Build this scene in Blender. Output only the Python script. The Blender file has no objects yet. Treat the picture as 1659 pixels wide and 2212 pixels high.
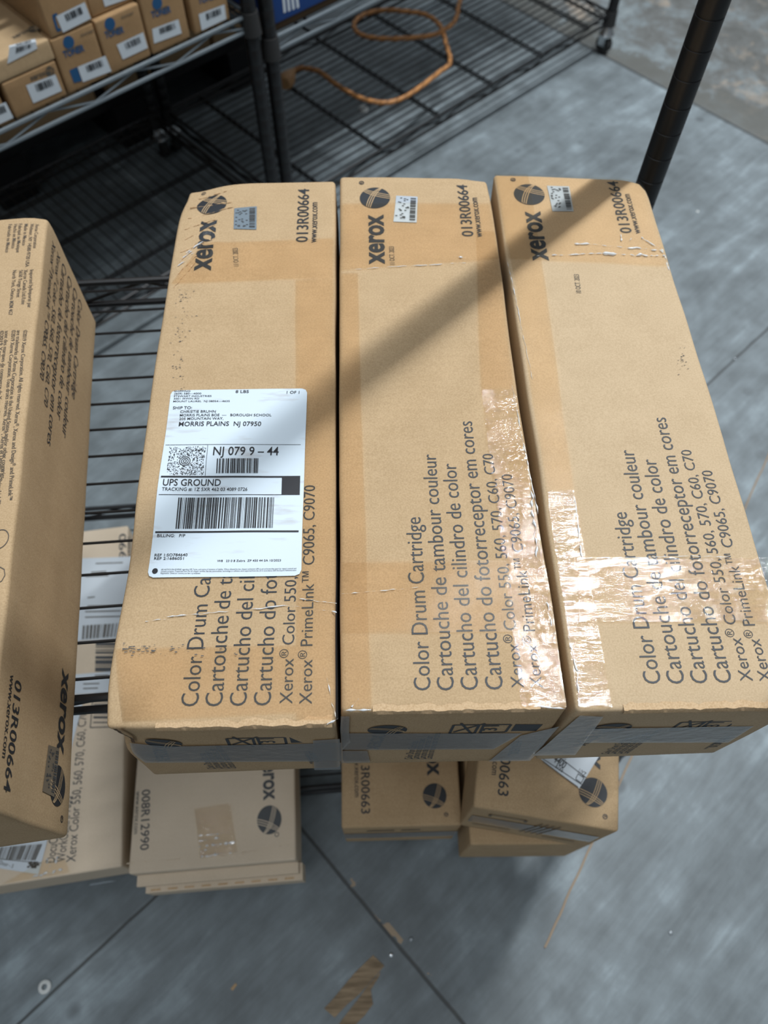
import bpy, math, random
from mathutils import Vector, Matrix, noise
random.seed(7)
R = math.radians
scene = bpy.context.scene
col = scene.collection

# ------------------------------------------------------------------ camera
CAM_H = 0.45093                      # camera height above the carton tops (z = 0)
F_PX, PITCH, YAW, ROLL = 1640.0, R(60.5), R(2.3), R(1.0)
W_PX, H_PX = 1659.0, 2212.0
fw = Vector((math.sin(YAW)*math.cos(PITCH), math.cos(YAW)*math.cos(PITCH), -math.sin(PITCH)))
rt0 = Vector((math.cos(YAW), -math.sin(YAW), 0)); up0 = rt0.cross(fw)
rt = math.cos(ROLL)*rt0 + math.sin(ROLL)*up0
up = -math.sin(ROLL)*rt0 + math.cos(ROLL)*up0
EYE = Vector((0, 0, CAM_H))
cd = bpy.data.cameras.new('camera'); cam = bpy.data.objects.new('camera', cd); col.objects.link(cam)
cd.sensor_fit = 'VERTICAL'; cd.sensor_height = 36.0; cd.lens = F_PX/H_PX*36.0
M = Matrix((( rt.x, up.x, -fw.x, EYE.x), (rt.y, up.y, -fw.y, EYE.y), (rt.z, up.z, -fw.z, EYE.z), (0, 0, 0, 1)))
cam.matrix_world = M
cd.clip_start = 0.02
cd.dof.use_dof = True; cd.dof.focus_distance = 0.50; cd.dof.aperture_fstop = 7.4
scene.camera = cam

# ------------------------------------------------------------------ light
scene.view_settings.view_transform = 'Standard'; scene.view_settings.look = 'None'
scene.view_settings.exposure = 0.02; scene.view_settings.gamma = 1.0
scene.view_settings.use_curve_mapping = False
wd = bpy.data.worlds.new('hall'); scene.world = wd; wd.use_nodes = True
_nt = wd.node_tree; _bg = _nt.nodes['Background']     # dim hall: light ceiling above, darker towards the sides
_tc = _nt.nodes.new('ShaderNodeTexCoord'); _sx = _nt.nodes.new('ShaderNodeSeparateXYZ'); _cr = _nt.nodes.new('ShaderNodeValToRGB')
_nt.links.new(_tc.outputs['Generated'], _sx.inputs[0]); _nt.links.new(_sx.outputs[2], _cr.inputs[0]); _nt.links.new(_cr.outputs[0], _bg.inputs[0])
_cr.color_ramp.elements[0].position = 0.0; _cr.color_ramp.elements[0].color = (0.21, 0.22, 0.225, 1)
_cr.color_ramp.elements[1].position = 0.85; _cr.color_ramp.elements[1].color = (0.80, 0.90, 1.0, 1)
_bg.inputs[1].default_value = 0.31
def area(name, loc, size, size_y, energy, rotz, color=(0.93, 0.97, 1.0)):
    l = bpy.data.lights.new(name, 'AREA'); l.shape = 'RECTANGLE'; l.size = size; l.size_y = size_y
    l.energy = energy; l.color = color
    o = bpy.data.objects.new(name, l); col.objects.link(o); o.location = loc; o.rotation_euler = (0, 0, rotz)
    return o
area('ceiling_strip_lamp', (1.22, 1.56, 3.20), 1.5, 0.06, 136, R(43))
area('ceiling_strip_lamp', (2.75, 3.95, 2.60), 1.3, 0.05, 34, R(43))
area('ceiling_strip_lamp', (-0.80, 0.45, 2.50), 1.3, 0.06, 6, R(43))
area('ceiling_strip_lamp', (-0.15, -0.50, 2.60), 1.3, 0.06, 15, R(43))
area('ceiling_strip_lamp', (-1.90, -3.20, 2.60), 1.3, 0.06, 12, R(43))

# ------------------------------------------------------------------ helpers
def ray(px): return fw + (px[0]-W_PX/2)/F_PX*rt - (px[1]-H_PX/2)/F_PX*up
def hit(px, o, n):
    d = ray(px); return EYE + d*((o-EYE).dot(n)/d.dot(n))
def T(px, z):                        # photo pixel -> point on a level plane
    return hit(px, Vector((0, 0, z)), Vector((0, 0, 1)))
def crop(x, y, s, ox, oy): return (x/s+ox, y/s+oy)

def nodes(name):
    m = bpy.data.materials.new(name); m.use_nodes = True
    nt = m.node_tree; return m, nt, nt.nodes['Principled BSDF']
def plain(name, c, rough=0.6, metal=0.0, coat=0.0):
    m, nt, b = nodes(name); b.inputs['Base Color'].default_value = (*c, 1)
    b.inputs['Roughness'].default_value = rough; b.inputs['Metallic'].default_value = metal
    b.inputs['Coat Weight'].default_value = coat
    return m
def N(nt, t, **k):
    n = nt.nodes.new(t)
    for a, v in k.items():
        if a.startswith('i_'):
            key = a[2:]; key = int(key) if key.isdigit() else key.replace('_', ' ')
            n.inputs[key].default_value = v
        else: setattr(n, a, v)
    return n
def ramp(nt, src, stops):
    r = N(nt, 'ShaderNodeValToRGB'); nt.links.new(src, r.inputs[0])
    e = r.color_ramp.elements
    while len(e) < len(stops): e.new(0.5)
    for k, (p, c) in enumerate(stops):
        e[k].position = p; e[k].color = (*c, 1) if len(c) == 3 else c
    return r
def mixc(nt, fac, a, b, mode='MIX'):
    m = N(nt, 'ShaderNodeMix', data_type='RGBA', blend_type=mode)
    for s, v in ((0, fac), (6, a), (7, b)):
        if hasattr(v, 'links') or hasattr(v, 'is_linked'): nt.links.new(v, m.inputs[s])
        elif isinstance(v, (int, float)): m.inputs[s].default_value = v
        else: m.inputs[s].default_value = (*v, 1)
    return m.outputs[2]
def mth(nt, op, a, b=None, clamp=False):
    m = N(nt, 'ShaderNodeMath', operation=op, use_clamp=clamp)
    for k, v in enumerate((a, b)):
        if v is None: continue
        if isinstance(v, (int, float)): m.inputs[k].default_value = v
        else: nt.links.new(v, m.inputs[k])
    return m.outputs[0]

def kraft(name, c1, c2, ridge=0.35, sc=1.0, ax='Y'):
    """Corrugated board: fibre speckle, soft blotches, faint flute lines."""
    m, nt, b = nodes(name)
    g = N(nt, 'ShaderNodeNewGeometry'); P = g.outputs['Position']
    n1 = N(nt, 'ShaderNodeTexNoise', i_Scale=900*sc, i_Detail=3.0); n2 = N(nt, 'ShaderNodeTexNoise', i_Scale=38*sc, i_Detail=4.0)
    n3 = N(nt, 'ShaderNodeTexNoise', i_Scale=9, i_Detail=2.0)
    for n in (n1, n2, n3): nt.links.new(P, n.inputs['Vector'])
    w = N(nt, 'ShaderNodeTexWave', bands_direction=ax, i_Scale=42.0, i_Distortion=1.2, i_Detail=2.0); nt.links.new(P, w.inputs['Vector'])
    f = mth(nt, 'ADD', mth(nt, 'MULTIPLY', n1.outputs[0], 0.72), mth(nt, 'MULTIPLY', n2.outputs[0], 0.28))
    r = ramp(nt, f, [(0.34, c2), (0.62, c1)])
    lines = mth(nt, 'MULTIPLY', mth(nt, 'MULTIPLY', w.outputs[1], n3.outputs[0]), 0.22*ridge)
    c = mixc(nt, lines, r.outputs[0], tuple(v*0.6 for v in c2))
    nt.links.new(c, b.inputs['Base Color'])
    b.inputs['Roughness'].default_value = 0.82; b.inputs['Specular IOR Level'].default_value = 0.25
    bp = N(nt, 'ShaderNodeBump', i_Strength=0.14, i_Distance=0.0005)
    h = mth(nt, 'ADD', mth(nt, 'MULTIPLY', n2.outputs[0], 1.0), mth(nt, 'MULTIPLY', w.outputs[1], ridge))
    nt.links.new(h, bp.inputs['Height']); nt.links.new(bp.outputs[0], b.inputs['Normal'])
    return m
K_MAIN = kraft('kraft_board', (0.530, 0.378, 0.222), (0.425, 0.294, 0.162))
K_PALE = kraft('pale_kraft_board', (0.565, 0.425, 0.270), (0.47, 0.345, 0.210), 0.1)
K_GREY = kraft('grey_kraft_board', (0.70, 0.585, 0.45), (0.64, 0.53, 0.395), 0.12)
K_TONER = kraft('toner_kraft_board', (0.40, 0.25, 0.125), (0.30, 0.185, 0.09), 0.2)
K_EDGE = kraft('torn_board_edge', (0.66, 0.46, 0.27), (0.45, 0.29, 0.15), 0.0)
K_LIP = kraft('worn_board_lip', (0.60, 0.43, 0.26), (0.46, 0.31, 0.17), 0.0)
K_DARK = plain('board_inside', (0.10, 0.06, 0.03), 0.9)
INK = plain('black_ink', (0.022, 0.026, 0.032), 0.55)
INKG = plain('faded_ink', (0.085, 0.075, 0.06), 0.6)
INKB = plain('blue_ink', (0.012, 0.085, 0.21), 0.55)
INKS = plain('thin_ink', (0.17, 0.13, 0.085), 0.7)
INKF = plain('dim_ink', (0.07, 0.075, 0.08), 0.6)
LINE = plain('line_kraft', (0.49, 0.345, 0.195), 0.8)
BLK = plain('black_epoxy_wire', (0.012, 0.012, 0.013), 0.32)
BLKP = plain('black_epoxy_post', (0.008, 0.008, 0.009), 0.42)
SHEEN_WIRE = plain('grey_sheen_wire', (0.16, 0.19, 0.21), 0.35, 0.3)  # black rim rods coloured grey to hold their reflected sheen
CHROME = plain('chrome', (0.75, 0.78, 0.8), 0.2, 1.0)
RUBBER = plain('rubber', (0.02, 0.02, 0.02), 0.7)
def label_paper():
    m, nt, b = nodes('label_paper'); g = N(nt, 'ShaderNodeNewGeometry')
    mp = N(nt, 'ShaderNodeMapping'); mp.inputs['Scale'].default_value = (40, 220, 1); nt.links.new(g.outputs['Position'], mp.inputs[0])
    n1 = N(nt, 'ShaderNodeTexNoise', i_Scale=1.0, i_Detail=5.0); nt.links.new(mp.outputs[0], n1.inputs['Vector'])
    n2 = N(nt, 'ShaderNodeTexNoise', i_Scale=22.0, i_Detail=2.0); nt.links.new(g.outputs['Position'], n2.inputs['Vector'])
    f = mth(nt, 'MULTIPLY', n1.outputs[0], n2.outputs[0])
    r = ramp(nt, f, [(0.0, (0.66, 0.76, 0.84)), (0.30, (0.66, 0.76, 0.84)), (0.42, (0.52, 0.55, 0.58))])
    nt.links.new(r.outputs[0], b.inputs['Base Color']); b.inputs['Roughness'].default_value = 0.45
    return m
PAPER = label_paper()
PAPER2 = plain('thin_label_paper', (0.62, 0.68, 0.73), 0.5)
BARS = plain('barcode_ink', (0.015, 0.016, 0.02), 0.5)
SILVER = plain('security_foil', (0.50, 0.56, 0.62), 0.3, 0.5)
def tape(name, milk, rough, scale=150.0, bump=0.6, tint=(0.955, 0.925, 0.87), milkc=(0.33, 0.35, 0.36), streak=(1, 1, 1), gloss=0.02, bd=0.0012, patchy=False):
    """Clear packing tape: see-through film, glossy, slightly wrinkled."""
    m = bpy.data.materials.new(name); m.use_nodes = True; nt = m.node_tree
    nt.nodes.remove(nt.nodes['Principled BSDF']); out = nt.nodes['Material Output']
    g = N(nt, 'ShaderNodeNewGeometry')
    mp = N(nt, 'ShaderNodeMapping'); mp.inputs['Scale'].default_value = streak; nt.links.new(g.outputs['Position'], mp.inputs[0])
    n1 = N(nt, 'ShaderNodeTexNoise', i_Scale=scale, i_Detail=4.0, i_Roughness=0.6); nt.links.new(mp.outputs[0], n1.inputs['Vector'])
    n2 = N(nt, 'ShaderNodeTexNoise', i_Scale=scale*0.25, i_Detail=3.0); nt.links.new(g.outputs['Position'], n2.inputs['Vector'])
    bp = N(nt, 'ShaderNodeBump', i_Strength=bump, i_Distance=bd)
    nt.links.new(mth(nt, 'ADD', n1.outputs[0], mth(nt, 'MULTIPLY', n2.outputs[0], 1.5)), bp.inputs['Height'])
    tr = N(nt, 'ShaderNodeBsdfTransparent'); tr.inputs[0].default_value = (*tint, 1)
    gl = N(nt, 'ShaderNodeBsdfGlossy'); gl.inputs['Color'].default_value = (1, 1, 1, 1); gl.inputs['Roughness'].default_value = rough
    df = N(nt, 'ShaderNodeBsdfDiffuse'); df.inputs[0].default_value = (*milkc, 1)
    nt.links.new(bp.outputs[0], gl.inputs['Normal'])
    fr = N(nt, 'ShaderNodeFresnel', i_IOR=1.5); nt.links.new(bp.outputs[0], fr.inputs['Normal'])
    m1 = N(nt, 'ShaderNodeMixShader'); m1.inputs[0].default_value = milk
    nt.links.new(tr.outputs[0], m1.inputs[1]); nt.links.new(df.outputs[0], m1.inputs[2])
    m2 = N(nt, 'ShaderNodeMixShader'); fac = mth(nt, 'ADD', fr.outputs[0], gloss, True)
    if patchy:                       # the film only lies smooth in places
        n3 = N(nt, 'ShaderNodeTexNoise', i_Scale=330.0, i_Detail=3.0, i_Roughness=0.6); nt.links.new(mp.outputs[0], n3.inputs['Vector'])
        n4 = N(nt, 'ShaderNodeTexNoise', i_Scale=70.0, i_Detail=2.0); nt.links.new(mp.outputs[0], n4.inputs['Vector'])
        pk = ramp(nt, mth(nt, 'ADD', mth(nt, 'MULTIPLY', n3.outputs[0], 0.6), mth(nt, 'MULTIPLY', n4.outputs[0], 0.4)), [(0.46, (0.12, 0.12, 0.12)), (0.56, (1, 1, 1))]).outputs[0]
        fac = mth(nt, 'MULTIPLY', fac, pk)
    nt.links.new(fac, m2.inputs[0])
    nt.links.new(m1.outputs[0], m2.inputs[1]); nt.links.new(gl.outputs[0], m2.inputs[2])
    nt.links.new(m2.outputs[0], out.inputs[0])
    return m
TAPE = tape('clear_tape', 0.01, 0.26, 60.0, 0.12, gloss=-0.028)
TAPE_W = tape('wrinkled_tape', 0.02, 0.05, 230.0, 1.0, streak=(0.8, 1.3, 1), bd=0.0007, gloss=0.05, patchy=True)
TAPE_G = tape('ribbed_tape', 0.03, 0.05, 230.0, 1.0, streak=(0.35, 1.5, 1), bd=0.0008, gloss=0.05, patchy=True)
TAPE_M = tape('milky_tape', 0.24, 0.22, 120.0, 0.4, milkc=(0.34, 0.35, 0.35))

class MB:
    """Collects geometry in world space; build() links it as one mesh object."""
    def __init__(s): s.v = []; s.f = []; s.sm = True
    def add(s, vs, fs):
        o = len(s.v); s.v += [Vector(v) for v in vs]; s.f += [tuple(i+o for i in f) for f in fs]
    def box(s, c, sx, sy, sz, ax=None, ay=None, az=None):
        ax = ax or Vector((1, 0, 0)); ay = ay or Vector((0, 1, 0)); az = az or Vector((0, 0, 1)); c = Vector(c)
        vs = [c+ax*(i*sx/2)+ay*(j*sy/2)+az*(k*sz/2) for i in (-1, 1) for j in (-1, 1) for k in (-1, 1)]
        s.add(vs, [(0, 1, 3, 2), (4, 6, 7, 5), (0, 4, 5, 1), (2, 3, 7, 6), (0, 2, 6, 4), (1, 5, 7, 3)])
    def tube(s, pts, r, n=8, cap=True, rs=None):
        pts = [Vector(p) for p in pts]; rings = []; t0 = None
        for k, p in enumerate(pts):
            t = (pts[min(k+1, len(pts)-1)]-pts[max(k-1, 0)])
            if t.length < 1e-9: t = t0 or Vector((0, 0, 1))
            t.normalize()
            if t0 is None:
                a = t.cross(Vector((0, 0, 1)) if abs(t.z) < 0.9 else Vector((1, 0, 0))).normalized()
            else:
                a = (a - t*a.dot(t)).normalized()
            t0 = t; b = t.cross(a); rr = rs[k] if rs else r
            rings.append([p+(a*math.cos(2*math.pi*j/n)+b*math.sin(2*math.pi*j/n))*rr for j in range(n)])
        vs = [v for q in rings for v in q]
        fs = [(k*n+j, k*n+(j+1) % n, (k+1)*n+(j+1) % n, (k+1)*n+j) for k in range(len(pts)-1) for j in range(n)]
        if cap: fs += [tuple(reversed(range(n))), tuple(range((len(pts)-1)*n, len(pts)*n))]
        s.add(vs, fs)
    def build(s, name, mat, parent=None, smooth=True, warp=None):
        vs = [warp(v) for v in s.v] if warp else s.v
        off = parent_loc(parent)
        me = bpy.data.meshes.new(name); me.from_pydata([tuple(v-off) for v in vs], [], s.f); me.update()
        if smooth:
            for p in me.polygons: p.use_smooth = True
            try: me.set_sharp_from_angle(angle=R(38))
            except Exception: pass
        me.materials.append(mat)
        o = bpy.data.objects.new(name, me); col.objects.link(o)
        if parent: o.parent = parent
        return o
def parent_loc(p):
    v = Vector((0, 0, 0))
    while p is not None: v += p.location; p = p.parent
    return v
def thing(name, label, cat, loc, group=None):
    o = bpy.data.objects.new(name, None); col.objects.link(o); o.location = loc; o.empty_display_size = 0.05
    o['label'] = label; o['category'] = cat
    if group: o['group'] = group
    return o
def tag(o, label, cat, group=None):
    o['label'] = label; o['category'] = cat
    if group: o['group'] = group
    return o
def struct(o): o['kind'] = 'structure'; return o

# --- printed matter
_cache = {}
def text_geo(s, weight=0.0):
    k = (s, weight)
    if k in _cache: return _cache[k]
    if '\u00ae' in s and len(s) > 1:      # the registered mark rides high, like in the print
        V, F, x = [], [], 0.0
        for i, part in enumerate(s.replace('\u00ae', '|\u00ae|').split('|')):
            q = part.strip()
            if not q: continue
            if part[0] == ' ': x += 0.22
            v, f, w = text_geo(q, weight) if q == '\u00ae' or '\u00ae' not in q else None
            kx, dy = (0.72, 0.30) if q == '\u00ae' else (1.0, 0.0)
            F += [tuple(a+len(V) for a in g) for g in f]; V += [(x+px_*w*kx, py_*kx+dy) for px_, py_ in v]
            x += w*kx+0.05+(0.10 if part[-1] == ' ' else 0)
        _cache[k] = ([(a/(x-0.05), b) for a, b in V], F, x-0.05); return _cache[k]
    cu = bpy.data.curves.new('t', 'FONT'); cu.body = s; cu.size = 1.0; cu.resolution_u = 3; cu.offset = weight
    ob = bpy.data.objects.new('t', cu); col.objects.link(ob)
    dg = bpy.context.evaluated_depsgraph_get(); me = ob.evaluated_get(dg).to_mesh()
    v = [(p.co.x, p.co.y) for p in me.vertices]; f = [tuple(p.vertices) for p in me.polygons]
    ob.evaluated_get(dg).to_mesh_clear(); bpy.data.objects.remove(ob); bpy.data.curves.remove(cu)
    x0 = min(p[0] for p in v); x1 = max(p[0] for p in v)
    _cache[k] = ([((p[0]-x0)/(x1-x0), p[1]) for p in v], f, x1-x0); return _cache[k]
_c = text_geo('H'); CAP = max(p[1] for p in _c[0])
class Frame:
    """A flat face: origin o, axes ex (right), ey (up), normal n, all in metres."""
    def __init__(s, o, ex, ey, n=None):
        s.o = Vector(o); s.ex = Vector(ex).normalized(); s.ey = Vector(ey)
        s.ey = (s.ey - s.ex*s.ey.dot(s.ex)).normalized(); s.n = Vector(n) if n is not None else s.ex.cross(s.ey)
        if n is not None: s.n.normalize()
    def p(s, a, b, e=0.0004): return s.o+s.ex*a+s.ey*b+s.n*e
    def px(s, q):                                    # photo pixel -> (a, b) on this face
        h = hit(q, s.o, s.n)-s.o; return (h.dot(s.ex), h.dot(s.ey))
def put_text(mb, fr, s, a0, a1, cap, e=0.0004, weight=0.0, flip=1):
    """Text on fr whose baseline runs a0 -> a1 (face metres)."""
    v, f, w = text_geo(s, weight)
    A = Vector(a0); D = Vector(a1)-A; U = Vector((-D.y, D.x)).normalized()*cap*flip
    mb.add([fr.p(*(A+D*x+U*(y/CAP)), e) for x, y in v], f)
def quad(mb, fr, pts, e=0.0004, n=1, m=1):
    """Grid patch between four face points (a,b): p0 p1 p2 p3 around."""
    P = [Vector(p) for p in pts]; vs = []
    for j in range(m+1):
        for i in range(n+1):
            u, v = i/n, j/m
            q = P[0]*(1-u)*(1-v)+P[1]*u*(1-v)+P[2]*u*v+P[3]*(1-u)*v
            vs.append(fr.p(q.x, q.y, e))
    mb.add(vs, [(j*(n+1)+i, j*(n+1)+i+1, (j+1)*(n+1)+i+1, (j+1)*(n+1)+i) for j in range(m) for i in range(n)])
def stroke(mb, fr, a, b, w, e=0.0004, n=1):
    a = Vector(a); b = Vector(b); d = (b-a).normalized(); q = Vector((-d.y, d.x))*w/2
    quad(mb, fr, [a-q, b-q, b+q, a+q], e, n, 1)
def rrect(mb, fr, w, h, r, e, nx=22, ny=30, at=(0, 0)):
    """Rounded rectangle patch, gridded so that it can follow the board."""
    xs = sorted({0, r*0.3, r, w-r, w-r*0.3, w} | {w*i/nx for i in range(nx+1)})
    vs = []; ys = sorted({0, r*0.3, r, h-r, h-r*0.3, h} | {h*i/ny for i in range(ny+1)})
    for y in ys:
        d = max(r-y, y-(h-r), 0); ins = r-math.sqrt(max(r*r-d*d, 0))
        for x in xs: vs.append(fr.p(at[0]+ins+(w-2*ins)*x/w, at[1]+y, e))
    n = len(xs)
    mb.add(vs, [(j*n+i, j*n+i+1, (j+1)*n+i+1, (j+1)*n+i) for j in range(len(ys)-1) for i in range(n-1)])
def barcode(mb, fr, q, n, seed, e=0.0008):
    """Bars between q0 q1 (top left, top right) and q3 q2 (bottom)."""
    rnd = random.Random(seed); q = [Vector(p) for p in q]; u = 0.0; ws = []
    for k in range(n): ws.append((rnd.choice((1, 1, 2, 3, 4)), rnd.choice((1, 1, 2, 3))))
    tot = sum(a+b for a, b in ws)-ws[-1][1]
    for a, b in ws:
        u1 = u+a/tot
        quad(mb, fr, [q[3].lerp(q[2], u), q[3].lerp(q[2], u1), q[0].lerp(q[1], u1), q[0].lerp(q[1], u)], e)
        u = u1+b/tot
def disc(mb, fr, c, rx, ry, e, n=40, r0=0.0, ax=(1, 0)):
    X = Vector(ax).normalized(); Y = Vector((-X.y, X.x)); c = Vector(c)
    P = [c+X*math.cos(2*math.pi*k/n)*rx+Y*math.sin(2*math.pi*k/n)*ry for k in range(n)]
    if r0 == 0:
        m = 6 if max(rx, ry) > 0.008 else 1; vs = [fr.p(c.x, c.y, e)]
        for j in range(1, m+1): vs += [fr.p(*(c+(p-c)*(j/m)), e) for p in P]
        mb.add(vs, [(0, 1+k, 1+(k+1) % n) for k in range(n)]+[(1+j*n+k, 1+(j+1)*n+k, 1+(j+1)*n+(k+1) % n, 1+j*n+(k+1) % n) for j in range(m-1) for k in range(n)])
    else:
        Q = [c+(p-c)*r0 for p in P]
        mb.add([fr.p(p.x, p.y, e) for p in P]+[fr.p(p.x, p.y, e) for p in Q], [(k, (k+1) % n, n+(k+1) % n, n+k) for k in range(n)])
def globe(dark, lite, fr, c, r, rd, e=0.0004, ry=None):
    """Round emblem: dark ball with crossing ribbons; rd = reading direction on the face."""
    X = Vector(rd).normalized(); Y = Vector((-X.y, X.x)); c = Vector(c); ry = ry or r
    disc(dark, fr, c, r, ry, e, 48, 0.0, X)
    def bez(a, m, b, w):
        a, m, b = Vector(a), Vector(m), Vector(b); pts = []
        cc = 2*m-0.5*a-0.5*b
        for k in range(15):
            t = k/14; p = a*(1-t)**2+cc*2*t*(1-t)+b*t*t; pts.append(p)
        L = []; Rr = []
        for k, p in enumerate(pts):
            d = (pts[min(k+1, 14)]-pts[max(k-1, 0)]).normalized(); q = Vector((-d.y, d.x))*w/2
            for lst, z in ((L, p+q), (Rr, p-q)):
                if z.length > 0.985: z = z.normalized()*0.985
                lst.append(c+X*z.x*r+Y*z.y*ry)
        lite.add([fr.p(p.x, p.y, e+0.0002) for p in L+Rr], [(k, k+1, 15+k+1, 15+k) for k in range(14)])
    for k, o in enumerate((-0.15, 0.0, 0.15)):
        bez((-0.92, 0.46+o*0.9), (0.30, 0.08+o*1.0), (0.92, -0.48+o*0.5), 0.055)
        bez((0.05+o*1.1, -1.0), (0.33+o*0.9, -0.10-o*0.6), (0.72+o*0.5, 0.68-o*0.5), 0.055)

# --- cartons
def carton_warp(dents, amp, seed):
    def w(P):
        q = Vector(P)
        for c, r, d in dents:
            k = (q-c).length/r
            if k < 2.6: q = q + d*math.exp(-k*k)
        nz = noise.noise(Vector((P.x*22+seed, P.y*22, P.z*22)))
        q.z += amp*nz; q.x += amp*noise.noise(Vector((P.x*25, P.y*18+seed, P.z*25+5)))
        return q
    return w
def carton_body(mb, top, bot, r=0.004, nu=(16, 44, 14)):
    """Rounded-edge carton between quads top / bot (FL, FR, BR, BL)."""
    L = ((top[1]-top[0]).length, (top[3]-top[0]).length, (top[0]-bot[0]).length)
    def ax(n, l):
        e = [0, 0.25*r, 0.6*r, r]; m = [r+(l-2*r)*i/n for i in range(1, n)]
        return e+m+[l-x for x in reversed(e)]
    A = [ax(nu[k], L[k]) for k in range(3)]; idx = {}; vs = []; fs = []
    def vert(i, j, k):
        key = (i, j, k)
        if key not in idx:
            p = Vector((A[0][i], A[1][j], A[2][k])); q = Vector([min(max(p[t], r), L[t]-r) for t in range(3)])
            d = p-q
            if d.length > 0: p = q+d.normalized()*r
            u, v, w = p.x/L[0], p.y/L[1], p.z/L[2]
            def bil(Q): return Q[0]*(1-u)*(1-v)+Q[1]*u*(1-v)+Q[2]*u*v+Q[3]*(1-u)*v
            idx[key] = len(vs); vs.append(bil(bot)*(1-w)+bil(top)*w)
        return idx[key]
    n = [len(a)-1 for a in A]
    for i in range(n[0]):
        for j in range(n[1]):
            fs.append((vert(i, j, n[2]), vert(i+1, j, n[2]), vert(i+1, j+1, n[2]), vert(i, j+1, n[2])))
            fs.append((vert(i, j, 0), vert(i, j+1, 0), vert(i+1, j+1, 0), vert(i+1, j, 0)))
    for i in range(n[0]):
        for k in range(n[2]):
            fs.append((vert(i, 0, k), vert(i+1, 0, k), vert(i+1, 0, k+1), vert(i, 0, k+1)))
            fs.append((vert(i, n[1], k), vert(i, n[1], k+1), vert(i+1, n[1], k+1), vert(i+1, n[1], k)))
    for j in range(n[1]):
        for k in range(n[2]):
            fs.append((vert(0, j, k), vert(0, j, k+1), vert(0, j+1, k+1), vert(0, j+1, k)))
            fs.append((vert(n[0], j, k), vert(n[0], j+1, k), vert(n[0], j+1, k+1), vert(n[0], j, k+1)))
    mb.add(vs, fs)
def V3(p, z): return Vector((p[0], p[1], z))

LINES = [("Color Drum Cartridge", (931.5, 1491), (910, 1117), 0.0103), ("Cartouche de tambour couleur", (982.5, 1491), (944.8, 980.8), 0.0103),
         ("Cartucho del cilindro de color", (1034.3, 1490), (989.5, 1000.6), 0.0103), ("Cartucho do fotorreceptor em cores", (1086.3, 1489.3), (1024.7, 909.5), 0.0103),
         ("Xerox\u00ae Color 550, 560, 570, C60, C70", (1131, 1485.7), (1069.4, 979.8), 0.0075), ("Xerox\u00ae PrimeLink\u2122 C9065, C9070", (1172.5, 1486.3), (1109.3, 1024.5), 0.0075)]
MBR = Vector((0.1169, 0.1182))
def mloc(px): p = T(px, 0); return Vector((p.x-MBR.x, p.y-MBR.y))
LAY = [(s, mloc(a), mloc(b), c) for s, a, b, c in LINES]     # text layout, metres from the face's front right corner
def drum_print(par, fr, warp, skip_lines=False, num='013R00664', dlogo=(0, 0), dnum=(0, 0), dl=(0, 0), ink=INK, only_logo=False, lite=None):
    """Standard carton print. fr has its origin at the print's lower right corner; reading runs along +ey."""
    dl, dlogo, dnum = Vector(dl), Vector(dlogo), Vector(dnum)
    if not skip_lines:
        mb = MB()
        for s, a, b, c in LAY: put_text(mb, fr, s, a+dl, b+dl, c, weight=-0.004)
        mb.build('printed_product_text', ink, par, False, warp)
    mb = MB(); lt = MB()
    put_text(mb, fr, 'xerox', Vector((-0.1, 0.3746))+dlogo, Vector((-0.1, 0.4361))+dlogo, 0.0185, weight=0.028)
    globe(mb, lt, fr, Vector((-0.1066, 0.4580))+dlogo, 0.0137, (0, 1))
    c = Vector((-0.1185, 0.4785))+dlogo
    disc(mb, fr, c, 0.0024, 0.0024, 0.0004, 20, 0.72); put_text(mb, fr, 'R', c+Vector((0.0013, -0.0010)), c+Vector((0.0013, 0.0012)), 0.0026)
    lg = mb.build('printed_logo', ink, par, False, warp); lt.build('emblem_ribbon', lite or LINE, lg, False, warp)
    mb = MB()
    put_text(mb, fr, num, Vector((-0.0226, 0.4071))+dnum, Vector((-0.0226, 0.4754))+dnum, 0.0098, weight=0.008)
    put_text(mb, fr, 'www.xerox.com', Vector((-0.0151, 0.4062))+dnum, Vector((-0.0151, 0.4574))+dnum, 0.0062, weight=0.004)
    mb.build('printed_part_number', ink, par, False, warp)

def patch(mat, par, fr, pts, warp, name='packing_tape', e=0.0009, n=10, m=10, jag=0.0):
    mb = MB(); quad(mb, fr, pts, e, n, m)
    if jag:
        for v in mb.v: v += fr.ex*noise.noise(v*260)*jag+fr.ey*noise.noise(v*260+Vector((9, 3, 1)))*jag
    return mb.build(name, mat, par, True, warp)
def px_patch(mat, par, fr, pxs, warp, **k): return patch(mat, par, fr, [fr.px(p) for p in pxs], warp, **k)
def edge_glint(par, a, b, warp, r=0.0011, name='tape_fold_glint', n=40, mat=None, wob=0.0008):
    """A crinkled ridge of tape, coloured white as a glint, or a crease in the board."""
    mb = MB(); pts = []; rs = []
    for k in range(n+1):
        p = Vector(a).lerp(Vector(b), k/n)
        p += Vector((noise.noise(p*190), noise.noise(p*190+Vector((7, 1, 2))), 0.3*noise.noise(p*170)))*wob; pts.append(p)
        rs.append(0.75*r*max(0.03, 0.30+1.5*noise.noise(p*260)) * (0.3 if k in (0, n) else 1))
    mb.tube(pts, r, 6, True, rs); return mb.build(name, mat or FOLD_GLINT, par, True, warp)
FOLD_GLINT = tape('tape_fold_glint', 0.72, 0.10, 260.0, 0.9, milkc=(0.88, 0.92, 0.95))  # milky white put into the fold's colour to stand for glints

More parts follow.
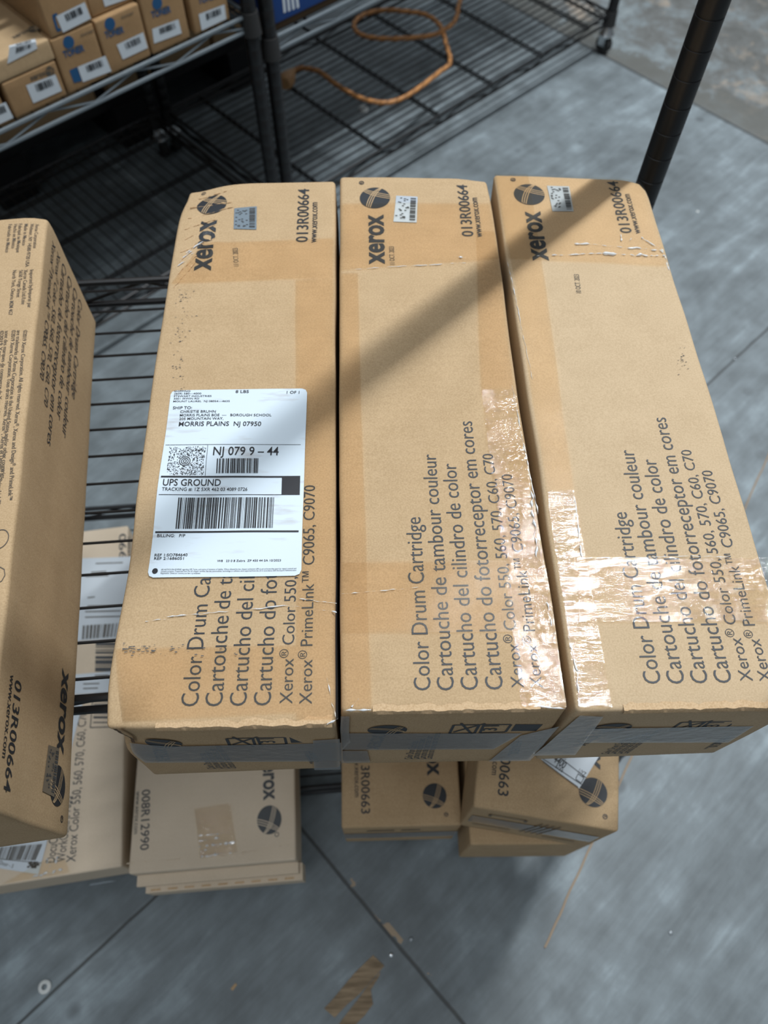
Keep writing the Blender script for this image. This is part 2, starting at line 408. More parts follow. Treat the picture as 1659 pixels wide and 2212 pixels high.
GLARE_WHITE = tape('tape_glare_white', 0.92, 0.25, 260.0, 0.5, milkc=(0.9, 0.93, 0.95), gloss=0.45)  # near-white colour standing for the glare stripes on the tape square
UP = Vector((0, 0, 1))
S = -0.133                            # deck of the near shelving unit
def drum_carton(label, top, dents, seed, loc, amp=0.0007, zt=0.0, zb=S, mat=K_MAIN, group=None, bot=None, r=0.0035, cat='carton', name='carton'):
    t = thing(name, label, cat, loc, group); w = carton_warp(dents, amp, seed)
    mb = MB(); T4 = [V3(p, zt) for p in top]; B4 = [V3(p, zb) for p in (bot or top)]
    carton_body(mb, T4, B4, r); mb.build('carton_body', mat, t, True, w)
    return t, w, T4, B4

# =================================================================== SETTING
U = Vector((math.cos(R(42)), math.sin(R(42)), 0)); NN = Vector((-U.y, U.x, 0)); FL = -0.72
FOOT = T((1300, 112), FL); FOOT0 = Vector((FOOT.x, FOOT.y, 0))
def RK(u, n, z): return FOOT0+U*u+NN*n+Vector((0, 0, z))     # rack coordinates
def floor_mat():
    m, nt, b = nodes('painted_floor'); g = N(nt, 'ShaderNodeNewGeometry')
    mp = N(nt, 'ShaderNodeMapping', vector_type='POINT'); mp.inputs['Rotation'].default_value = (0, 0, -R(42)); nt.links.new(g.outputs['Position'], mp.inputs[0])
    sx = N(nt, 'ShaderNodeSeparateXYZ'); nt.links.new(mp.outputs[0], sx.inputs[0]); s_, t_ = sx.outputs[0], sx.outputs[1]
    st = N(nt, 'ShaderNodeMapping'); st.inputs['Scale'].default_value = (2.2, 17, 1); nt.links.new(mp.outputs[0], st.inputs[0])
    n1 = N(nt, 'ShaderNodeTexNoise', i_Scale=1.6, i_Detail=7.0, i_Roughness=0.62, i_Distortion=0.6); nt.links.new(st.outputs[0], n1.inputs['Vector'])
    n1b = N(nt, 'ShaderNodeTexNoise', i_Scale=7.0, i_Detail=8.0, i_Roughness=0.7); nt.links.new(st.outputs[0], n1b.inputs['Vector'])
    n2 = N(nt, 'ShaderNodeTexNoise', i_Scale=4.2, i_Detail=6.0, i_Roughness=0.6, i_Distortion=0.9); nt.links.new(mp.outputs[0], n2.inputs['Vector'])
    n3 = N(nt, 'ShaderNodeTexNoise', i_Scale=26.0, i_Detail=4.0); nt.links.new(mp.outputs[0], n3.inputs['Vector'])
    f = mth(nt, 'ADD', mth(nt, 'ADD', mth(nt, 'MULTIPLY', n1.outputs[0], 0.27), mth(nt, 'MULTIPLY', n1b.outputs[0], 0.15)), mth(nt, 'ADD', mth(nt, 'MULTIPLY', n2.outputs[0], 0.38), mth(nt, 'MULTIPLY', n3.outputs[0], 0.20)))
    c = ramp(nt, f, [(0.36, (0.095, 0.112, 0.119)), (0.46, (0.145, 0.170, 0.181)), (0.54, (0.195, 0.230, 0.247)), (0.63, (0.31, 0.37, 0.40))]).outputs[0]
    # dark scuffs and spots
    v = N(nt, 'ShaderNodeTexVoronoi', i_Scale=13.0, i_Randomness=1.0); nt.links.new(mp.outputs[0], v.inputs['Vector'])
    sp = ramp(nt, v.outputs['Distance'], [(0.0, (1, 1, 1)), (0.10, (1, 1, 1)), (0.19, (0, 0, 0))]).outputs[0]
    gate = ramp(nt, n2.outputs[0], [(0.47, (0, 0, 0)), (0.60, (1, 1, 1))]).outputs[0]
    c = mixc(nt, mth(nt, 'MULTIPLY', mth(nt, 'MULTIPLY', sp, gate), 0.55), c, (0.055, 0.062, 0.066))
    # seams between the boards
    def seam(src, at, w, lo=None, hi=None, other=None):
        d = mth(nt, 'ABSOLUTE', mth(nt, 'SUBTRACT', mth(nt, 'ADD', src, mth(nt, 'MULTIPLY', mth(nt, 'SUBTRACT', n3.outputs[0], 0.5), 0.003)), at))
        k = mth(nt, 'SUBTRACT', 1.0, mth(nt, 'DIVIDE', d, w), True)
        if lo is not None:
            k = mth(nt, 'MULTIPLY', k, mth(nt, 'MULTIPLY', mth(nt, 'GREATER_THAN', other, lo), mth(nt, 'LESS_THAN', other, hi)))
        return mth(nt, 'MULTIPLY', k, 2.0, True)
    k = mth(nt, 'MAXIMUM', seam(s_, 0.018, 0.0030, -0.9, 0.6, t_), seam(t_, 0.248, 0.0026, -3, 1.86, s_))
    k = mth(nt, 'MAXIMUM', k, seam(s_, 1.868, 0.006))
    c = mixc(nt, mth(nt, 'MULTIPLY', k, 0.85), c, (0.035, 0.036, 0.034))
    # worn bare edge beside the cross seam
    ww = mth(nt, 'MULTIPLY', mth(nt, 'LESS_THAN', mth(nt, 'ABSOLUTE', mth(nt, 'SUBTRACT', s_, 0.0235)), 0.004), mth(nt, 'GREATER_THAN', n3.outputs[0], 0.56))
    ww = mth(nt, 'MULTIPLY', ww, mth(nt, 'LESS_THAN', t_, 0.1))
    c = mixc(nt, mth(nt, 'MULTIPLY', ww, 0.8), c, (0.42, 0.30, 0.18))
    # old bare concrete beyond the painted boards
    n4 = N(nt, 'ShaderNodeTexNoise', i_Scale=9.0, i_Detail=8.0, i_Roughness=0.7, i_Distortion=0.3); nt.links.new(mp.outputs[0], n4.inputs['Vector'])
    n5 = N(nt, 'ShaderNodeTexNoise', i_Scale=6.0, i_Detail=7.0, i_Roughness=0.7, i_Distortion=0.3); nt.links.new(mp.outputs[0], n5.inputs['Vector'])
    o = ramp(nt, n4.outputs[0], [(0.34, (0.09, 0.092, 0.085)), (0.48, (0.14, 0.145, 0.14)), (0.57, (0.19, 0.22, 0.23)), (0.70, (0.27, 0.31, 0.32))]).outputs[0]
    ru = ramp(nt, n5.outputs[0], [(0.56, (0, 0, 0)), (0.66, (1, 1, 1))]).outputs[0]
    o = mixc(nt, mth(nt, 'MULTIPLY', ru, 0.5), o, (0.50, 0.40, 0.30))
    band = mth(nt, 'LESS_THAN', mth(nt, 'ADD', s_, mth(nt, 'MULTIPLY', n4.outputs[0], 0.35)), 2.12)
    o = mixc(nt, mth(nt, 'MULTIPLY', band, 0.75), o, (0.118, 0.120, 0.108))
    c = mixc(nt, mth(nt, 'GREATER_THAN', s_, 1.872), c, o)
    nt.links.new(c, b.inputs['Base Color']); b.inputs['Roughness'].default_value = 0.55
    bp = N(nt, 'ShaderNodeBump', i_Strength=0.25, i_Distance=0.004); nt.links.new(mth(nt, 'SUBTRACT', n1.outputs[0], mth(nt, 'MULTIPLY', k, 0.8)), bp.inputs['Height'])
    nt.links.new(bp.outputs[0], b.inputs['Normal'])
    return m
mb = MB(); mb.box((0.5, 1.5, FL-0.05), 9, 9, 0.1); struct(mb.build('floor', floor_mat(), None, False))

# =================================================================== NEAR SHELVING UNIT
A0 = R(3.4); SU = Vector((math.cos(A0), math.sin(A0), 0)); SN = Vector((-SU.y, SU.x, 0))
SO = Vector((0.322, 0.2026, 0))        # front right corner of the deck
def SH(a, b, z): return SO+SU*a+SN*b+Vector((0, 0, z))        # a negative to the left, b away
def near_unit(): return bpy.data.objects.get('wire_shelving_unit')
def wire_shelf(par, P, a0, a1, b0, b1, z, n_wire, n_sup, mat, rim_mat, along='a', wr=0.0014, rr=0.0032, drop=0.031, seg=0.06, name='wire_shelf'):
    """Deck of close wires on cross supports; rim = two rods joined by a zigzag."""
    low = z < -0.55 and par is not near_unit()
    if low: rim_mat = mat; n_wire = int(n_wire*1.25)
    mb = MB()
    for k in range(n_wire):
        t = (k+0.5)/n_wire
        if along == 'a': mb.tube([P(a0, b0+(b1-b0)*t, z-wr), P(a1, b0+(b1-b0)*t, z-wr)], wr, 6)
        else: mb.tube([P(a0+(a1-a0)*t, b0, z-wr), P(a0+(a1-a0)*t, b1, z-wr)], wr, 6)
    o = mb.build(name, mat, par)
    sb = MB()
    for k in range(n_sup):
        t = (k+0.5)/n_sup
        for dz in ((0.0, 0.007) if low else (0.0, 0.018)):
            if along == 'a': q = [P(a0+(a1-a0)*t, b0, z-0.0055-dz), P(a0+(a1-a0)*t, b1, z-0.0055-dz)]
            else: q = [P(a0, b0+(b1-b0)*t, z-0.0055-dz), P(a1, b0+(b1-b0)*t, z-0.0055-dz)]
            sb.tube(q, 0.0024, 6)
    sb.build('support_rod', mat, o)
    rb = MB()
    for (x0, y0, x1, y1) in ((a0, b0, a1, b0), (a0, b1, a1, b1), (a0, b0, a0, b1), (a1, b0, a1, b1)):
        for dz in (0.0, drop): rb.tube([P(x0, y0, z-rr-dz), P(x1, y1, z-rr-dz)], rr, 8)
        L = math.hypot(x1-x0, y1-y0); m = max(2, int(L/seg)); zz = []
        for k in range(m+1):
            t = k/m; zz.append(P(x0+(x1-x0)*t, y0+(y1-y0)*t, z-rr-(0.002 if k % 2 else drop-0.002)))
        rb.tube(zz, 0.0019, 6)
    rb.build('shelf_rim', rim_mat, o)
    return o
def post(par, base, z0, z1, mat, r=0.0127, step=0.0254, name='post', n=24, gd=0.0008):
    pts = []; rs = []; z = z0; ph = base.z
    pts.append(Vector((base.x, base.y, z0))); rs.append(r)
    while z+step < z1:
        z += step
        for dz, q in ((-0.0009, r), (-0.0004, r-gd), (0.0004, r-gd), (0.0009, r)):
            pts.append(Vector((base.x, base.y, z+dz))); rs.append(q)
    pts.append(Vector((base.x, base.y, z1))); rs.append(r)
    mb = MB(); mb.tube(pts, r, n, True, rs); return mb.build(name, mat, par)
def collar(par, base, z, mat, r=0.0155, h=0.036):
    mb = MB(); c = Vector((base.x, base.y, 0))
    mb.tube([c+UP*(z-h), c+UP*(z-h+0.003), c+UP*(z-0.003), c+UP*z], r, 20, True, [r+0.002, r+0.0015, r-0.0005, r-0.001])
    return mb.build('shelf_collar', mat, par)
def foot_pad(par, base, mat):
    mb = MB(); c = Vector((base.x, base.y, 0))
    mb.tube([c+UP*FL, c+UP*(FL+0.006), c+UP*(FL+0.010), c+UP*(FL+0.012), c+UP*(FL+0.045)], 0.01, 16, True, [0.016, 0.016, 0.012, 0.006, 0.006])
    return mb.build('leveling_foot', mat, par)
def caster(par, base):
    c = Vector((base.x, base.y, 0)); mb = MB()
    mb.tube([c+UP*(FL+0.046), c+UP*(FL+0.050), c+UP*(FL+0.062), c+UP*(FL+0.080)], 0.01, 18, True, [0.021, 0.022, 0.016, 0.010])
    for sgn in (-1, 1): mb.box(c+U*(0.0135*sgn)+UP*(FL+0.036), 0.002, 0.020, 0.030, U, NN)
    o = mb.build('caster_fork', CHROME, par)
    w_ = MB(); a = c-U*0.010+UP*(FL+0.022); b = c+U*0.010+UP*(FL+0.022)
    w_.tube([a, a+U*0.003, b-U*0.003, b], 0.02, 24, True, [0.019, 0.022, 0.022, 0.019]); w_.build('caster_wheel', RUBBER, par)
    return o
near = thing('wire_shelving_unit', 'black wire shelving unit holding the big drum cartons, its post rising at right', 'shelving unit', SH(-0.45, 0.22, FL))
wire_shelf(near, SH, -0.914, 0.0, 0.0, 0.452, S, 15, 5, BLK, BLK, 'a', rr=0.0036, seg=0.075)
wire_shelf(near, SH, -0.914, 0.0, 0.0, 0.452, -0.598, 15, 5, BLK, BLK, 'a', rr=0.0036, seg=0.075)
for a, b in ((-0.904, 0.010), (0.0, 0.010), (-0.904, 0.455), (-0.008, 0.455)):
    p = SH(a, b, 0)
    po = post(near, p, FL+0.02, 1.25, BLKP)
    collar(po, p, S, RUBBER); collar(po, p, -0.598, RUBBER); foot_pad(po, p, CHROME)

# =================================================================== MAIN CARTONS
# ---- middle
Mq = [(-0.0191, 0.1190), (0.1172, 0.1180), (0.1140, 0.6040), (-0.0216, 0.6070)]
md = [(Vector((0.114, 0.604, 0)), 0.02, Vector((-0.001, -0.002, -0.002))), (Vector((0.117, 0.36, 0)), 0.12, Vector((-0.002, 0, -0.0008)))]
Mb = [(-0.0226, 0.1150), (0.1168, 0.1145), (0.1145, 0.6035), (-0.0205, 0.6065)]
t, w, T4, B4 = drum_carton('middle one of the three long kraft cartons, crossed by the soft post shadow', Mq, md, 3.1, (0.048, 0.36, S), bot=Mb, group='long drum cartons on the near shelf')
frM = Frame((MBR.x, MBR.y, 0), (1, 0, 0), (0, 1, 0))
drum_print(t, frM, w)
def stamp(par, fr, s, a, b, w, cap=0.0042):
    mb = MB(); put_text(mb, fr, s, fr.px(a), fr.px(b), cap, weight=0.0); return mb.build('date_stamp', INKG, par, False, w)
stamp(t, frM, '11 OCT. 2023', (854.6, 572.5), (852, 533), w)
def foil(par, fr, pxs, w, seed, dark=SILVER):
    q = [fr.px(p) for p in pxs]                 # TL TR BR BL
    mb = MB(); quad(mb, fr, [q[3], q[2], q[1], q[0]], 0.0006, 6, 6); o = mb.build('security_sticker', dark, par, True, w)
    m2 = MB(); Q = [Vector(p) for p in q]
    def L(u, v): return Q[0]*(1-u)*(1-v)+Q[1]*u*(1-v)+Q[2]*u*v+Q[3]*(1-u)*v
    barcode(m2, fr, [L(0.68, 0.07), L(0.68, 0.93), L(0.93, 0.93), L(0.93, 0.07)], 16, seed, 0.0009)
    r = random.Random(seed)
    for k in range(26):
        u, v = 0.05+0.5*r.random(), 0.05+0.85*r.random()
        quad(m2, fr, [L(u, v), L(u+0.09, v), L(u+0.09, v+0.03), L(u, v+0.03)], 0.0009)
    m2.build('sticker_print', INKF, o, False, w); return o
foil(t, frM, [crop(592, 260, 4.046, 710, 360), crop(776, 267, 4.046, 710, 360), crop(770, 492, 4.046, 710, 360), crop(568, 485, 4.046, 710, 360)], w, 3, plain('bright_foil', (0.62, 0.68, 0.74), 0.25, 0.35))
# tapes on the middle carton
px_patch(TAPE, t, frM, [(736, 1532), (802, 1532), (774, 590), (736, 590)], w, n=4, m=30)
px_patch(TAPE_W, t, frM, [(1125, 1528), (1225, 1528), (1120, 840), (1045, 840)], w, n=8, m=40, e=0.0010)
px_patch(TAPE, t, frM, [(1045, 840), (1118, 840), (1072, 500), (1028, 500)], w, n=6, m=20, e=0.0010)
px_patch(TAPE, t, frM, [(735, 1368), (1120, 1366), (1095, 1212), (735, 1215)], w, n=20, m=8, e=0.0012)
px_patch(TAPE, t, frM, [(736, 585), (1080, 560), (1060, 440), (736, 440)], w, n=20, m=8, e=0.0012)
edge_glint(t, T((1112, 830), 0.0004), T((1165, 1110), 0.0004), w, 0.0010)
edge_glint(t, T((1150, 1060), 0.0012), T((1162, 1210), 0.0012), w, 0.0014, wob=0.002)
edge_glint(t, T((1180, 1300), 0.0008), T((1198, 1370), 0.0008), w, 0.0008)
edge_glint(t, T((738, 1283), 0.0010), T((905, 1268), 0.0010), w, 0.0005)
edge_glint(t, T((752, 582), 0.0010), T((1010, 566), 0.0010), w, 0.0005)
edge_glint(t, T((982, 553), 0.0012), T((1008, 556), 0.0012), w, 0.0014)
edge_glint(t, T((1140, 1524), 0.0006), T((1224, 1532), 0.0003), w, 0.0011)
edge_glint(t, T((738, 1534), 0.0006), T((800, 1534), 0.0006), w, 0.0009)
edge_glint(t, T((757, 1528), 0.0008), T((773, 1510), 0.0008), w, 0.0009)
# ragged flap lip along the top front edge
def flap_lip(par, a, b, w, h=0.0028, out=0.0005, dn=Vector((0, -1, 0)), name='flap_edge'):
    mb = MB(); n = 60; a = Vector(a); b = Vector(b); rows = []
    for k in range(n+1):
        p = a.lerp(b, k/n); j = 0.0011*noise.noise(p*110)+0.0006*noise.noise(p*300)
        rows.append([p+Vector((0, 0.004+2*j, 0.0004)), p+dn*(out*0.2)+Vector((0, j, 0.0007)), p+dn*(out+0.0008)+Vector((0, 0, -0.002)), p+dn*(out+0.0006)+Vector((0, 0, -h+2.5*j))])
    mb.add([v for r_ in rows for v in r_], [(k*4+i, k*4+i+1, k*4+i+5, k*4+i+4) for k in range(n) for i in range(3)])
    return mb.build(name, K_LIP, par, True, w)
flap_lip(t, (0.0, 0.1188, 0), (0.100, 0.1182, 0), w)
# ---- front faces
def front_frame(T4, B4):
    return Frame(B4[0], B4[1]-B4[0], (T4[0]+T4[1])/2-(B4[0]+B4[1])/2)
def front_print(par, fr, P, w, big=True):
    """fr = vertical front face; P(a,b) photo pixel -> face metres via crop of the middle carton."""
    mb = MB(); lt = MB(); c = Vector(P(382, 832)); globe(mb, lt, fr, c, 0.0125, (1, 0), 0.0004, 0.0105)
    mb2 = MB()
    put_text(mb2, fr, 'XEROX', P(322, 958), P(370, 868), 0.0085, weight=0.02)
    put_text(mb2, fr, '013R00664', P(1235, 985), P(1262, 905), 0.006, weight=0.01)
    put_text(mb2, fr, 'www.xerox.com', P(1180, 1000), P(1215, 925), 0.0035)
    ln = ['Color Drum Cartridge', 'Cartouche de tambour couleur', 'Cartucho del cilindro de color', 'Cartucho do fotorreceptor em cores']
    for k, s in enumerate(ln): put_text(mb2, fr, s, P(540+44*k, 1022), P(585+50*k, 905-18*k), 0.0052, weight=0.006)
    for a, b in (((790, 855), (815, 800)), ((815, 800), (980, 798)), ((980, 798), (950, 852)), ((950, 852), (790, 855)), ((862, 788), (935, 860)), ((1018, 790), (815, 845)),
                 ((985, 850), (1010, 798)), ((1010, 798), (1185, 797)), ((1185, 797), (1150, 845)), ((1150, 845), (985, 850))): stroke(mb, fr, P(*a), P(*b), 0.0018)
    put_text(mb, fr, '31', P(1090, 836), P(1108, 803), 0.009, weight=0.01)
    quad(mb, fr, [P(1185, 838), P(1350, 838), P(1395, 795), P(1215, 795)])
    lg = mb.build('printed_symbols', INK, par, False, w); lt.build('emblem_ribbon', LINE, lg, False, w)
    mb2.build('printed_front_text', INKF, par, False, w)
frMf = front_frame(T4, B4)
def PM(x, y): return frMf.px(crop(x, y, 3.016, 710, 1300))
front_print(t, frMf, PM, w)
patch(TAPE_M, t, frMf, [PM(85, 960), PM(1075, 955), PM(1260, 850), PM(80, 850)], w, e=0.0007)
patch(TAPE_M, t, frMf, [PM(1040, 1030), PM(1310, 1025), PM(1500, 800), PM(1250, 860)], w, e=0.0012)
patch(TAPE_M, t, frMf, [PM(80, 1040), PM(270, 1035), PM(250, 960), PM(82, 960)], w, e=0.0012)
patch(TAPE_M, t, frMf, [PM(82, 960), PM(140, 900), PM(130, 730), PM(75, 730)], w, e=0.0015)

# ---- left of the three (shipping label)
Lb = [(-0.1625, 0.1105), (-0.0240, 0.1125), (-0.0240, 0.6000), (-0.1610, 0.5980)]
Lq = [(-0.1600, 0.1120), (-0.0222, 0.1122), (-0.0250, 0.6010), (-0.1620, 0.5985)]
ld = [(Vector((-0.162, 0.5985, 0)), 0.030, Vector((0.004, -0.003, -0.006))), (Vector((-0.160, 0.112, 0)), 0.018, Vector((0.001, 0.001, -0.004))),
      (Vector((-0.160, 0.112, -0.03)), 0.02, Vector((0.004, 0.004, 0))),
      (Vector((-0.163, 0.40, 0)), 0.10, Vector((-0.0015, 0, -0.001))), (Vector((-0.158, 0.22, -0.005)), 0.05, Vector((0.002, 0, 0.0)))]
for k in range(7):                     # diagonal crush creases at the far left corner
    c = Vector((-0.150+0.006*k, 0.565-0.012*k, 0)); ld.append((c, 0.006, Vector((0, 0, -0.0015 if k % 2 else 0.0012))))
t, w, T4, B4 = drum_carton('long kraft carton with a white shipping label on its scuffed top, torn front corner', Lq, ld, 8.7, (-0.09, 0.355, S), bot=Lb, group='long drum cartons on the near shelf')
frL = Frame((-0.0197, 0.1125, 0), (1, 0, 0), (0, 1, 0))
drum_print(t, frL, w, dlogo=(-0.0085, 0.001), dnum=(-0.006, 0.0012), dl=(-0.0026, -0.0008))
stamp(t, frL, '11 OCT. 2023', (516.0, 574), (513.5, 535), w)
foil(t, frL, [crop(x, y, 4.484, 370, 370) for x, y in ((612, 365), (830, 347), (825, 568), (607, 562))], w, 5, plain('dull_foil', (0.22, 0.27, 0.31), 0.35, 0.2))
px_patch(TAPE, t, frL, [(372, 612), (722, 600), (722, 515), (440, 525)], w, n=16, m=8)
px_patch(TAPE, t, frL, [(640, 1555), (730, 1555), (722, 600), (640, 605)], w, n=6, m=30, e=0.0011)
px_patch(TAPE, t, frL, [(258, 1560), (640, 1540), (640, 1395), (250, 1402)], w, n=16, m=8, e=0.0011)
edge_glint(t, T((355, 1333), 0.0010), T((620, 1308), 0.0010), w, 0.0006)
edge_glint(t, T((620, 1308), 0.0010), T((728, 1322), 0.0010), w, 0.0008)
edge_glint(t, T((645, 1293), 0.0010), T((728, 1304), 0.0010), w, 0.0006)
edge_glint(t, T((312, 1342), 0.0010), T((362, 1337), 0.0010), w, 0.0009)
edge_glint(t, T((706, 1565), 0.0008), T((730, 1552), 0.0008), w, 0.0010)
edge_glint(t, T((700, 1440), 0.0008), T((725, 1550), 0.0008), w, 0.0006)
for k in range(9):
    edge_glint(t, T((378+4*k, 620-25*k), 0.0004), T((428+13*k-(k % 3)*14, 560-19*k+(k % 2)*9), 0.0006), w, 0.0007, mat=K_EDGE, name='board_crease', wob=0.0010)
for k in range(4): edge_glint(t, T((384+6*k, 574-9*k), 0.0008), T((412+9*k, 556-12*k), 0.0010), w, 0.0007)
mb = MB(); rr_ = random.Random(4)       # scuff marks down the left side
for k in range(230):
    v = rr_.random()**0.9; y = 625+ (rr_.random()**1.4)*200 if k < 150 else 625+rr_.random()*330
    x = 398-(y-625)*0.05+rr_.gauss(0, 9)
    a = frL.px((x, y)); s_ = 0.00012+0.0011*rr_.random()**3; d_ = rr_.uniform(-0.5, 0.5)*s_; quad(mb, frL, [(a[0], a[1]), (a[0]+s_*1.8, a[1]+d_), (a[0]+s_*0.9, a[1]+s_*0.5+d_), (a[0]-s_*0.2, a[1]+s_*0.25)], 0.0006)
for k in range(60):
    x = 265+rr_.random()**2*260; y = 1408+rr_.gauss(0, 7); a = frL.px((x, y)); s_ = 0.0003+0.0009*rr_.random()
    quad(mb, frL, [(a[0], a[1]), (a[0]+s_*1.6, a[1]+0.0002), (a[0]+s_*1.3, a[1]+s_*0.7), (a[0]-0.0002, a[1]+s_*0.6)], 0.0014)
mb.build('scuff_marks', INKF, t, False, w)
flap_lip(t, (-0.128, 0.1122, -0.0006), (-0.024, 0.1120, 0), w, 0.004)
frLf = front_frame(T4, B4)
def PL(x, y):                         # reuse the middle carton's layout, shifted to this face
    a, b = PM(x, y); return (a-0.002, b+0.002)
front_print(t, frLf, PL, w)
def PLf(x, y): return frLf.px(crop(x, y, 3.072, 220, 1240))
patch(TAPE_M, t, frLf, [PLf(290, 1245), PLf(1590, 1235), PLf(1590, 1110), PLf(150, 1145)], w, e=0.0008)
patch(TAPE_M, t, frLf, [PLf(1410, 1290), PLf(1585, 1285), PLf(1580, 1080), PLf(1400, 1090)], w, e=0.0013)
mb = MB()                              # torn corner: dark split with ragged board
for k in range(14):
    u = k/13; a = Vector(PLf(38, 1015)).lerp(Vector(PLf(150, 1140)), u); j = 0.0012*noise.noise(Vector((k*0.7, 2, 0)))
    mb.v += [frLf.p(a.x+0.0012+j, a.y, 0.0012), frLf.p(a.x+0.0042+j, a.y+0.0012, 0.0016)]
mb.f = [(2*k, 2*k+1, 2*k+3, 2*k+2) for k in range(13)]
mb.build('torn_corner', K_DARK, t, False, w)

# shipping label with its print
def LC(x, y): return crop(x, y, 3.77, 300, 820)
Lbl = T((313, 1250), 0); Ltl = T((372, 841), 0); Lbr = T((650, 1245), 0)
frS = Frame((Lbl.x, Lbl.y, 0), (Lbr-Lbl), (Ltl-Lbl), (0, 0, 1))
mb = MB(); rrect(mb, frS, (Lbr-Lbl).length, 0.1540, 0.004, 0.0013); lab = mb.build('shipping_label', PAPER, t, True, w)
mb = MB(); E1 = 0.00163
def lt(s, x0, y0, x1, y1, c, wt=0.006): put_text(mb, frS, s, frS.px(LC(x0, y0)), frS.px(LC(x1, y1)), c*0.000098, E1, min(wt, 0.008))
for a in (("SHIPPING", 300, 104, 432, 104, 15), ("(609) 580\u20144000", 300, 124, 522, 124, 15), ("STEWART INDUSTRIES", 296, 145, 605, 145, 15), ("3001 IRWIN RD", 294, 165, 504, 165, 15),
          ("MOUNT LAUREL  NJ 08054\u20144635", 290, 187, 752, 187, 15), ("8 LBS", 800, 114, 905, 114, 25, 0.015), ("1 OF 1", 1210, 121, 1312, 121, 25, 0.015), ("SHIP TO:", 285, 244, 442, 244, 25, 0.012),
          ("CHRISTIE BRUHN", 344, 275, 636, 275, 23), ("MORRIS PLAINS BOE  \u2014   BOROUGH SCHOOL", 340, 304, 1087, 304, 22), ("205 MOUNTAIN WAY,", 335, 333, 697, 333, 22),
          ("MORRIS PLAINS  NJ 07950", 330, 384, 1003, 384, 40, 0.012), ("NJ 079 9 \u2013 44", 608, 624, 1145, 624, 72, 0.02), ("UPS GROUND", 198, 873, 665, 873, 54, 0.015),
          ("TRACKING #: 1Z 5XR 462 03 4089 0726", 190, 915, 885, 915, 27, 0.004), ("BILLING:   P/P", 135, 1290, 368, 1290, 23, 0.01), ("REF 1:SO784640", 110, 1448, 387, 1446, 20, 0.01),
          ("REF 2:1686051", 106, 1476, 356, 1475, 20, 0.01), ("W8   23 0 8 Zebra  ZP 450 44 0A 10/2023", 632, 1492, 1157, 1487, 15)): lt(*a)
for k, s in enumerate(("SEE NOTICE ON REVERSE regarding UPS Terms, and notice of limitation of liability. Where allowed by law, shipper authorizes UPS to act as forwarding agent for export control and",
                       "customs purposes. If exported from the US, shipper certifies that the commodities, technology or software were exported from the US in accordance with the Export Administration", "Regulations. Diversion contrary to law is prohibited.")):
    lt(s, 166-2*k, 1562+15*k, (1280 if k < 2 else 496), 1550+15*k if k < 2 else 1591, 10, 0.0)
for a, b, wd_ in (((222, 537), (1325, 537), 0.0003), ((568, 540), (543, 792), 0.0003), ((187, 800), (1318, 800), 0.0013), ((166, 947), (1315, 945), 0.0004), ((122, 1250), (1305, 1243), 0.0013)):
    stroke(mb, frS, frS.px(LC(*a)), frS.px(LC(*b)), wd_, E1, 16)
quad(mb, frS, [frS.px(LC(*p)) for p in ((1168, 945), (1314, 943), (1318, 800), (1172, 800))], E1)
barcode(mb, frS, [frS.px(LC(*p)) for p in ((641, 652), (980, 650), (974, 770), (632, 771))], 27, 11, E1)
barcode(mb, frS, [frS.px(LC(*p)) for p in ((322, 970), (1108, 967), (1095, 1217), (290, 1222))], 58, 12, E1)
rr_ = random.Random(21); cc = Vector(frS.px(LC(381, 671)))
for k in range(620):                   # speckled square around a bullseye
    x = 252-25*0+rr_.random()*296; y = 555+rr_.random()*232; x -= (y-555)*0.11
    a = Vector(frS.px(LC(x, y)))
    if (a-cc).length < 0.0044: continue
    s_ = 0.00042; l = rr_.choice((1, 1, 2)); d = rr_.choice(((1, 0), (0.6, 1), (-0.6, 1)))
    quad(mb, frS, [(a.x, a.y), (a.x+s_*(1+0.5*l*(d[0] > 0)), a.y), (a.x+s_+d[0]*s_*l*0.6, a.y+s_*l*0.9), (a.x+d[0]*s_*l*0.6, a.y+s_*l*0.9)], E1)
for r_ in (0.0040, 0.0027, 0.0014): disc(mb, frS, cc, r_, r_, E1, 32, 1-0.00055/r_)
disc(mb, frS, frS.px(LC(115, 1568)), 0.0019, 0.0020, E1, 20)
mb.build('label_print', BARS, lab, False, w)

# ---- right of the three
Rq = [(0.1211, 0.1162), (0.2600, 0.1158), (0.2560, 0.5990), (0.1192, 0.6080)]
rd_ = [(Vector((0.256, 0.60, 0)), 0.012, Vector((-0.003, -0.002, -0.0025))), (Vector((0.26, 0.33, 0)), 0.12, Vector((0.0015, 0, -0.001))), ]
Rb = [(0.1205, 0.1150), (0.2570, 0.1165), (0.2555, 0.5990), (0.1200, 0.6070)]
t, w, T4, B4 = drum_carton('rightmost long kraft carton, wide shiny tape band across its lettering', Rq, rd_, 12.2, (0.19, 0.36, S), bot=Rb, group='long drum cartons on the near shelf', mat=K_PALE)
frR = Frame((0.2572, 0.1195, 0), (1, 0, 0), (0, 1, 0))
drum_print(t, frR, w, dlogo=(-0.0026, 0.001), dnum=(-0.0035, 0.0010), dl=(-0.0002, -0.0003), lite=K_PALE)
stamp(t, frR, '10 OCT. 2023', (1254.9, 633), (1249.5, 593), w)
foil(t, frR, [crop(x, y, 3.77, 1040, 360) for x, y in ((530, 160), (713, 163), (750, 367), (575, 367))], w, 9, plain('pale_foil', (0.45, 0.50, 0.55), 0.35, 0.1))
px_patch(TAPE, t, frR, [(1095, 530), (1165, 530), (1140, 378), (1068, 378)], w, n=6, m=10)
px_patch(TAPE, t, frR, [(1180, 1060), (1238, 1060), (1165, 530), (1098, 530)], w, n=6, m=24)
